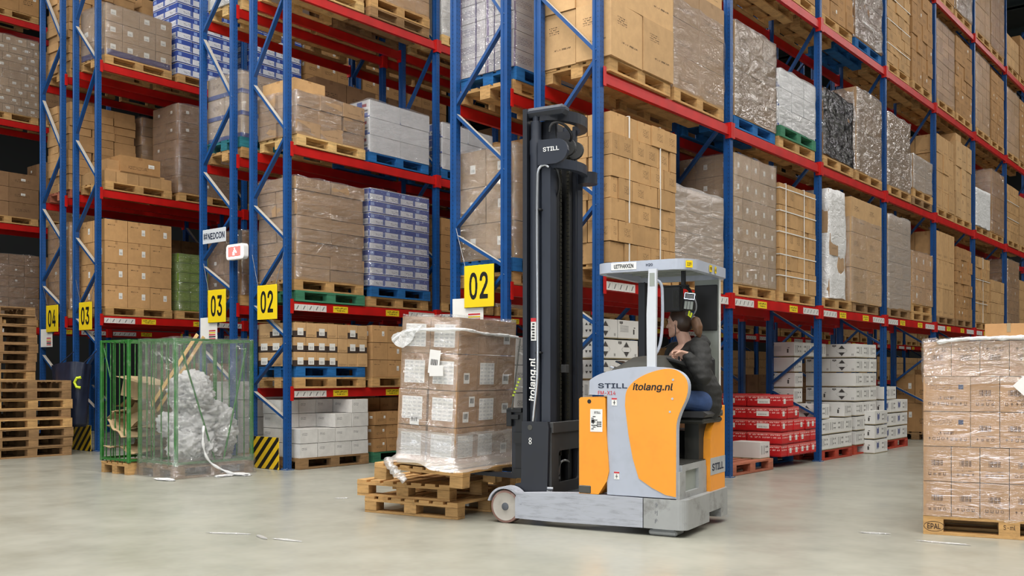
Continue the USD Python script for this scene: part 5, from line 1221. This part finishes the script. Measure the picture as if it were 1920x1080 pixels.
tail = smooth_path([(-4.99, -1.2, .62), (-4.97, -1.22, .4), (-4.96, -1.15, .2), (-4.9, -1.0, .08), (-4.85, -.85, .02), (-4.86, -.7, .015)], 40)
tv, tf = tube(tail, [.014 + .005 * math.sin(i * .9) for i in range(40)], 10); tv[:, 2] = np.maximum(tv[:, 2], .003)
obj('film_tail', (tv, tf), M['film_white'], cr, smooth=True)
fl_ = crumple([((-4.9, -.78, .012), (.2, .1, .014)), ((-5.05, -1.68, .01), (.16, .07, .012)), ((-4.86, -1.0, .01), (.07, .12, .012))], 9, sub=3); fl_[0][:, 2] = np.maximum(fl_[0][:, 2], .002)
obj('film_scrap', fl_, M['film_white'], None, 'white strip of loose film on the floor at the foot of the cage', 'plastic film', smooth=True)
for k, (a, b_) in enumerate((((-5.74, -1.32, 1.04), (-5.2, -1.15, 1.74)), ((-5.72, -1.25, .98), (-5.17, -1.08, 1.71)))):
    a, b_ = np.array(a), np.array(b_); d = b_ - a; d /= np.linalg.norm(d); s = np.cross(d, (0, 0, 1)); s /= np.linalg.norm(s); u = np.cross(s, d)
    obj('wood_slat', hull([p + s * sx * .006 + u * su * .022 for p in (a - d * .25, b_) for sx in (-1, 1) for su in (-1, 1)]), M['wood_new'], None, '%s wooden slat leaning out of the wrapped green cage' % ('upper' if k == 0 else 'lower'), 'wooden slat')
simple('kraft_waste', (176, 152, 116), .8, noise=.1, vary=.12); 
def flap(c, w, h, yaw, pitch, bend, label, k):
    n = 9; v = []
    for side in (0, .008):
        for i in range(n):
            u = i / (n - 1) - .5
            for j in range(4):
                q = j / 3 - .5
                z = bend * (u * u * 1.6) + .02 * math.sin(9 * u + k + 3 * q)
                v.append((u * w, q * h, z + side))
    v, f = np.array(v), []
    for s in (0, 1):
        for i in range(n - 1):
            for j in range(3):
                a = s * n * 4 + i * 4 + j; qd = [a, a + 4, a + 5, a + 1]
                f += [[qd[0], qd[1], qd[2]], [qd[0], qd[2], qd[3]]] if s else [[qd[0], qd[2], qd[1]], [qd[0], qd[3], qd[2]]]
    m = xf((v, np.array(f)), ry=pitch); m = xf(m, rz=yaw, t=c)
    obj('cardboard_sheet', m, M['kraft_waste'], None, label, 'cardboard', 'torn cardboard in the bare cage')
rr = random.Random(11)
for k in range(16):
    flap((-6.22 + rr.uniform(-.08, .08), -1.2 + rr.uniform(-.22, .3), .24 + k * .045), rr.uniform(.38, .52), rr.uniform(.3, .6), rr.uniform(-.5, .5), rr.uniform(-.5, .5), rr.uniform(-.15, .3), 'torn brown cardboard piece lying in the bare green cage', k)
v, f, uv = uvbox(-.21, .21, -.2, .2, -.13, .13)
for (c, ry, rz, lb) in (((-6.2, -1.25, 1.06), .22, .3, 'crushed brown carton on top of the cardboard in the bare cage'), ((-6.26, -1.3, .62), -.3, -.2, 'crushed brown carton halfway down the bare cage')):
    vv = v.copy(); vv[:, 0] += .08 * np.sign(v[:, 2]) * (v[:, 1] > 0); vv[:, 2] *= 1 - .2 * (v[:, 0] > 0)
    m = xf((vv, f), ry=ry); m = xf(m, rz=rz, t=c); t = thing('crushed_carton', lb, 'carton')
    obj('body', m, M['kraft_waste'], t)
    q = xf(bx(-.2, .2, -.36, -.2, .12, .126), ry=ry); obj('flap', xf(q, rz=rz, t=c), M['kraft_waste'], t)

# ---------------------------------------------------------------- the wrapped load on the forks and its three pallets
def wide_pallet(name, mat, D, skip_mid=False, bottom=True, thick=.144):
    """long boards run along x; blocks show at the ends"""
    pr = proto('pallet_' + name); m = M[mat]; L = 1.2
    nb = 7 if D > .85 else 5; rr = random.Random(len(name))
    w = D / nb * .74; gap = (D - nb * w) / (nb - 1)
    for k in range(nb):
        y = -D/2 + k * (w + gap); obj('deck_board', bx(-L/2 + rr.uniform(-.006, .006), L/2 + rr.uniform(-.006, .006), y, y + w, .122, .144), m, pr)
    for x in (-L/2 + .06, 0, L/2 - .06):
        obj('cross_board', bx(x - .06, x + .06, -D/2, D/2, .1, .122), m, pr)
        for yy in (-D/2 + .065, 0, D/2 - .065):
            if skip_mid and yy == 0 and x < 0: continue
            obj('block', bbx(x - .06, x + .06, yy - .065, yy + .065, .02 if bottom else 0.0, .1, .004), m, pr)
        if bottom: obj('bottom_board', bx(x - .055, x + .055, -D/2, D/2, 0, .02), m, pr)
    return pr
WP1, WP2 = wide_pallet('one', 'wood', 1.0), wide_pallet('broken', 'wood', .92, True, False)
def tw(x, n, z=0.0): return (TO[0] + math.cos(TA) * x - math.sin(TA) * n, TO[1] + math.sin(TA) * x + math.cos(TA) * n, z)
td = math.degrees(TA)
copy('pallet', WP1, 'wooden pallet on the floor at the bottom of the stack under the forks', 'pallet', tw(-.935, .55, .001), td + 90)
copy('pallet', WP1, 'wooden pallet in the middle of the stack under the forks', 'pallet', tw(-1.04, .57, .1455), td + 90.6)
copy('pallet', WP2, 'topmost wooden pallet, carried tilted on the truck forks', 'pallet', tw(-.75, .395, .309), td + 90, tilt=(2.6, 0, 0))
fl = thing('pallet_load', 'film-wrapped brown carton load with white label sheets carried on the truck forks', 'pallet load', tw(-.67, .285, .462), td)
UsdGeom.Xformable(fl).AddRotateXYZOp(opSuffix='tilt').Set(Gf.Vec3f(0, 2.6, 0))
obj('base_board', bx(-.3, .3, -.48, .5, 0, .035), M['kraft_waste'], fl)
rr = random.Random(3); xs = (-.295, .005, .295); ys = (-.485, -.16, .165, .49); hz = .311
def sheet(par, face, c0, c1, z0, z1, big=True):
    """paper sheet on the near (-y) face or on the +x face"""
    d = .0015
    m = bx(c0, c1, -d, 0, z0, z1) if face == 'y' else bx(0, d, c0, c1, z0, z1)
    s = obj('label_sheet', m, M['paper'], par)
    n = 6 if big else 3; ln = []
    for r_ in range(n):
        za = z0 + (z1 - z0) * (r_ + .2) / n; zb = za + (z1 - z0) / n * .45
        for q in range(4 if big else 1):
            ca = c0 + (c1 - c0) * (q + .14) / (4 if big else 1); cb = ca + (c1 - c0) / (4 if big else 1) * (.55 + .2 * ((r_ + q) % 2))
            ln.append(bx(ca, cb, -d - .0006, -d, za, zb) if face == 'y' else bx(d, d + .0006, ca, cb, za, zb))
    if big: obj('print', cat_(ln), M['pale_print'], s)
    else:
        ln = [bx(c0 + (c1 - c0) * (.15 + .08 * i), c0 + (c1 - c0) * (.15 + .08 * i + .03 + .02 * (i % 2)), -d - .0006, -d, z0 + .03, z1 - .015) if face == 'y' else bx(d, d + .0006, c0 + (c1 - c0) * (.15 + .08 * i), c0 + (c1 - c0) * (.15 + .08 * i + .03 + .02 * (i % 2)), z0 + .03, z1 - .015) for i in range(9)]
        obj('barcode', cat_(ln), M['ink'], s)
simple('pale_print', (206, 206, 206), .7)
for l in range(4):
    for i in range(2):
        for j in range(3):
            sh = (.012 if l < 2 else 0) * (1 if i == 0 else -.4)
            z0 = .037 + l * hz
            x0, x1 = xs[i] - sh + .003, xs[i+1] - sh - .003; y0, y1 = ys[j] + .003, ys[j+1] - .003
            v, f, uv = uvbox(x0, x1, y0, y1, z0, z0 + hz - .006)
            cx_, cy_ = (x0 + x1) / 2, (y0 + y1) / 2
            # cartons and their sheets share axes: the sheet meshes are moved onto the face
            c = obj('carton', (v, f), M['front_carton'], fl, uv=uv)
            def put_sheet(face, a0, a1, za, zb, big=True, par=c, x1=x1, y0=y0):
                n0 = len(par.GetChildren()); sheet(par, face, a0, a1, za, zb, big)
                for ch2 in list(par.GetChildren())[n0:]:
                    UsdGeom.Xformable(ch2).AddTranslateOp().Set(Gf.Vec3d(*((0, y0 - .0005, 0) if face == 'y' else (x1 + .0005, 0, 0))))
            if j == 0:
                put_sheet('y', cx_ - .105, cx_ + .105, z0 + .05, z0 + .245)
                if (l, i) == (1, 0): put_sheet('y', cx_ - .02, cx_ + .075, z0 + .0, z0 + .08, False)
            if i == 1:
                if j == 1 and l < 3 or (j == 0 and l == 0): put_sheet('x', cy_ - .125, cy_ + .115, z0 + .05, z0 + .24)
                if j == 0 and l in (1, 2): put_sheet('x', cy_ - .06, cy_ + .03, z0 + .02 + .02 * l, z0 + .11 + .02 * l, False)
                if j == 2: put_sheet('x', cy_ - .06, cy_ + .05, z0 + .05 + .05 * (l % 2), z0 + .14 + .05 * (l % 2), False)
                if j == 0 and l == 1: put_sheet('x', cy_ + .03, cy_ + .12, z0 + .17, z0 + .26, False)
def shifted(m, t): return (m[0] + np.asarray(t, float), m[1])
obj('stretch_film', xf(shell(.975, .59, .0, 1.2, 41, .008, nu=96, nv=40, lip=0, off=.006), rz=math.pi/2, t=(0, 0.002, .1)), M['film_clear'], fl, smooth=True)
sk_ = xf(shell(.975, .59, -.13, .16, 42, .02, nu=110, nv=9, lip=0, off=.012, flare=.11), rz=math.pi/2, t=(0, .002, .14)); obj('film_skirt', sk_, M['film_milky'], fl, smooth=True)
def rope(pts, r, seed, n=60, sides=10):
    p = smooth_path(pts, n); rad = [r * (1 + .5 * (meshkit.noise(np.array([[i * .45, seed, 0.]]))[0] - .4)) for i in range(n)]
    v, f = tube(p, rad, sides); nz = meshkit.fbm(v * 40 + seed, 3, seed) - .5
    return (v + nz[:, None] * r * .9, f)
obj('film_band', rope([(-.36, -.52, 1.06), (-.2, -.515, 1.145), (0, -.515, 1.165), (.2, -.515, 1.17), (.298, -.5, 1.175), (.312, -.2, 1.16), (.312, .2, 1.15), (.31, .49, 1.14)], .013, 4), M['film_white'], fl, smooth=True)
fv, ff = flapm = (lambda: (lambda n: (np.array([(-.37 + .3 * (i / 14), -.52 - .012 * math.sin(i * 1.3 + j), 1.1 + .1 * (i / 14) ** .7 - (j / 5) * (.05 + .1 * math.sin(math.pi * min(1, i / 12)))) for i in range(15) for j in range(6)]), np.array([[a, a + 6, a + 7] for i in range(14) for a in range(i * 6, i * 6 + 5)] + [[a, a + 7, a + 1] for i in range(14) for a in range(i * 6, i * 6 + 5)])))(0))()
obj('film_flag', (fv, ff), M['film_white'], fl, smooth=True)
obj('film_tail', rope([(-.33, -.56, .03), (-.28, -.6, -.01), (-.2, -.62, -.06), (-.12, -.6, -.13)], .035, 6, 24), M['film_milky'], fl, smooth=True)
obj('film_loop', tube(smooth_path([(.31, .5, 1.0), (.36, .56, .97), (.42, .58, .88), (.36, .58, .82), (.4, .6, .72), (.33, .56, .68), (.31, .5, .75)], 40), .008, 6), M['film_milky'], fl, smooth=True)
simple('tag_paper', (232, 230, 228), .7, noise=.03)
for k, (x, z, w, h, a) in enumerate(((.075, .865, .11, .2, .08), (.1, .79, .14, .09, -.06))):
    tg = obj('paper_tag', xf(bx(-w/2, w/2, -.002, 0, -h/2, h/2), ry=a, t=(x, -.512 - .004 * k, z + .03)), M['tag_paper'], fl)
    if k == 0: obj('barcode', xf(cat_([bx(-.035 + .009 * i, -.031 + .009 * i + .002 * (i % 2), -.003, -.002, -.03, .02) for i in range(8)]), ry=a, t=(x, -.512, z + .03)), M['ink'], tg)

# ---------------------------------------------------------------- the wrapped load at the right edge
rl0 = (3.056, -.066); ra = math.radians(13.8)
def rw(x, y, z=0.0): return (rl0[0] + math.cos(ra) * x - math.sin(ra) * y, rl0[1] + math.sin(ra) * x + math.cos(ra) * y, z)
t = copy('pallet', PAL['wood'], 'wooden pallet stamped EPAL under the film-wrapped load at the right edge', 'pallet', rw(.6, .4, .001), math.degrees(ra), inst=False)
ex = cat_([(lambda q: (q[0], q[1]))(text('EPAL', .04, (.03, -.0005, .045), (1, 0, 0), (0, 0, 1), .001, True, .095)), (np.array([(.078 + (.07 + s) * math.cos(a), -.001 + .0006 * b, .064 + (.036 + s) * math.sin(a)) for a in np.linspace(0, 2 * math.pi, 24, endpoint=False) for s in (0, .004) for b in (0, 1)]), np.array([[4*i, (4*i+4) % 96, 4*i+2] for i in range(24)] + [[(4*i+4) % 96, (4*i+6) % 96, 4*i+2] for i in range(24)]))])
ex = (ex[0] + np.array([-.6, -.4, 0]), ex[1])
obj('stamp', ex, M['stamp_ink'] if 'stamp_ink' in M else simple('stamp_ink', (70, 50, 36), .8), t)
obj('scrawl', text('S-ml', .034, (-.04, -.4005, .07), (1, 0, 0), (0, 0, 1), .001, False, .08), M['stamp_ink'], t)
rt = thing('pallet_load', 'film-wrapped brown carton load with a loose paper sheet at the right edge', 'pallet load', rw(.6, .4, .147), math.degrees(ra))
def icons(par, x0, x1, y, z, h, n, seed):
    q = random.Random(seed); ms = []
    for i in range(n):
        cx_ = x0 + (x1 - x0) * (i + .5) / n; w = (x1 - x0) / n * .27; k = q.randrange(4)
        if k == 0: ms += [bx(cx_ - w, cx_ - w * .6, y - .001, y, z, z + h), bx(cx_ + w * .6, cx_ + w, y - .001, y, z, z + h), bx(cx_ - w, cx_ + w, y - .001, y, z, z + h * .2)]
        elif k == 1: ms += [hull([(cx_ - w, y - .001, z + h * .5), (cx_ + w, y - .001, z + h * .5), (cx_, y - .001, z + h), (cx_, y, z + h)]), bx(cx_ - w * .2, cx_ + w * .2, y - .001, y, z, z + h * .5)]
        elif k == 2: ms.append(xf(lathe([(h * .32, 0), (h * .46, 0), (h * .46, .001), (h * .32, .001)], (cx_, y - .001, z + h / 2), (0, 1, 0), 14)))
        else: ms += [bx(cx_ - w, cx_ + w, y - .001, y, z + h * .3 * r_, z + h * .3 * r_ + h * .14) for r_ in range(3)]
    obj('icon_row', cat_(ms), M['print_brown'], par)
simple('print_brown', (96, 72, 58), .8)
simple('print_blue', (70, 78, 104), .7)
hz = .2715
rows = [[.2] * 6, [.2] * 6, [.335, .2, .2, .2, .265], [.335, .2, .2, .2, .265], [.2] * 6]
rr = random.Random(21)
for l, ws in enumerate(rows):
    x = -.6; z0 = l * hz
    for i, w in enumerate(ws):
        dep = .2 if w > .25 else .335
        j = rr.uniform(-.004, .004)
        y0 = -.4 + j + (.012 if l == 4 else 0)
        wide = w > .25
        v, f, uv = uvbox(x + .002, x + w - .002, y0, y0 + dep, z0, z0 + hz - .005)
        c = obj('carton', (v, f), M['right_carton' if wide else 'right_carton_bar'], rt, uv=uv)
        if x < .3:
            if wide:
                icons(c, x + .03, x + w - .02, y0, z0 + .045, .026, 9, l * 10 + i)
                obj('dark_mark', bx(x + w - .085, x + w - .05, y0 - .001, y0, z0 + .17, z0 + .205), M['print_blue'], c)
            else:
                obj('barcode', cat_([bx(x + .06 + .009 * q, x + .063 + .009 * q + .002 * (q % 3), y0 - .001, y0, z0 + .12, z0 + .165) for q in range(9)]), M['print_brown'], c)
                if l < 4: icons(c, x + .03, x + w - .03, y0, z0 + .045, .024, 4, l * 10 + i)
                else: icons(c, x + .03, x + w - .03, y0, z0 + .19, .03, 3, l)
        # cartons of the rows behind
        v, f, uv = uvbox(x + .002, x + w - .002, y0 + dep + .004, .395, z0, z0 + hz - .005); obj('carton', (v, f), M['right_carton_bar'], rt, uv=uv)
        x += w
obj('stretch_film', xf(shell(1.2, .8, -.02, 1.0, 61, .007, nu=120, nv=40, lip=0, off=.008), t=(0, 0, .02)), M['film_thin'], rt, smooth=True)
obj('stretch_film', shell(1.2, .8, 1.02, 1.375, 62, .008, nu=120, nv=20, lip=.1, off=.012), M['film_clear'], rt, smooth=True)
obj('film_band', rope([(-.5, -.4, 1.345), (-.3, -.415, 1.37), (.0, -.418, 1.375), (.3, -.418, 1.38), (.6, -.41, 1.38)], .016, 8), M['film_white'], rt, smooth=True)
obj('paper_sheet', xf(bx(-.105, .105, -.003, 0, -.148, .148), ry=-.8, t=(.2, -.428, .985)), M['tag_paper'], rt, label='white paper sheet stuck askew under the film')
for k, (x, y, w) in enumerate(((-.16, .22, .34), (.2, .22, .36))):
    v, f, uv = uvbox(x, x + w, y - .12, y + .16, 0, .13); tt = thing('carton', '%s kraft carton lying on top of the load at the right edge' % ('left' if k == 0 else 'right'), 'carton', rw(.6, .4, .147 + 5 * hz + .02), math.degrees(ra))
    obj('body', (v, f), M['kraft_plain'], tt, uv=uv); obj('tape', bx(x + w * .46, x + w * .54, y - .1215, y + .1615, .06, .1315), M['carton_tape'], tt)

# ---------------------------------------------------------------- scraps on the open floor
for k, (x, y, l, a) in enumerate(((-1.15, -3.5, .16, .5), (-.8, -3.44, .1, -.3), (-.55, -3.4, .12, .2), (2.76, -.3, .1, .3), (3.3, -.42, .16, .1), (-2.12, -1.5, .06, .8))):
    m = crumple([((0, 0, .004), (l, .018, .006))], 30 + k, sub=3); m = xf(m, rz=a, t=(x, y, .002)); m[0][:, 2] = np.maximum(m[0][:, 2], .0015)
    obj('film_scrap', m, M['film_milky'], None, ['long thin film scrap on the open floor, lower left', 'short film scrap on the open floor, lower left, middle one', 'rightmost film scrap on the open floor, lower left', 'small film scrap on the floor left of the right-hand load', 'film scrap on the floor in front of the right-hand load', 'tiny film scrap on the floor left of the pallet stack'][k], 'film scrap', smooth=True)
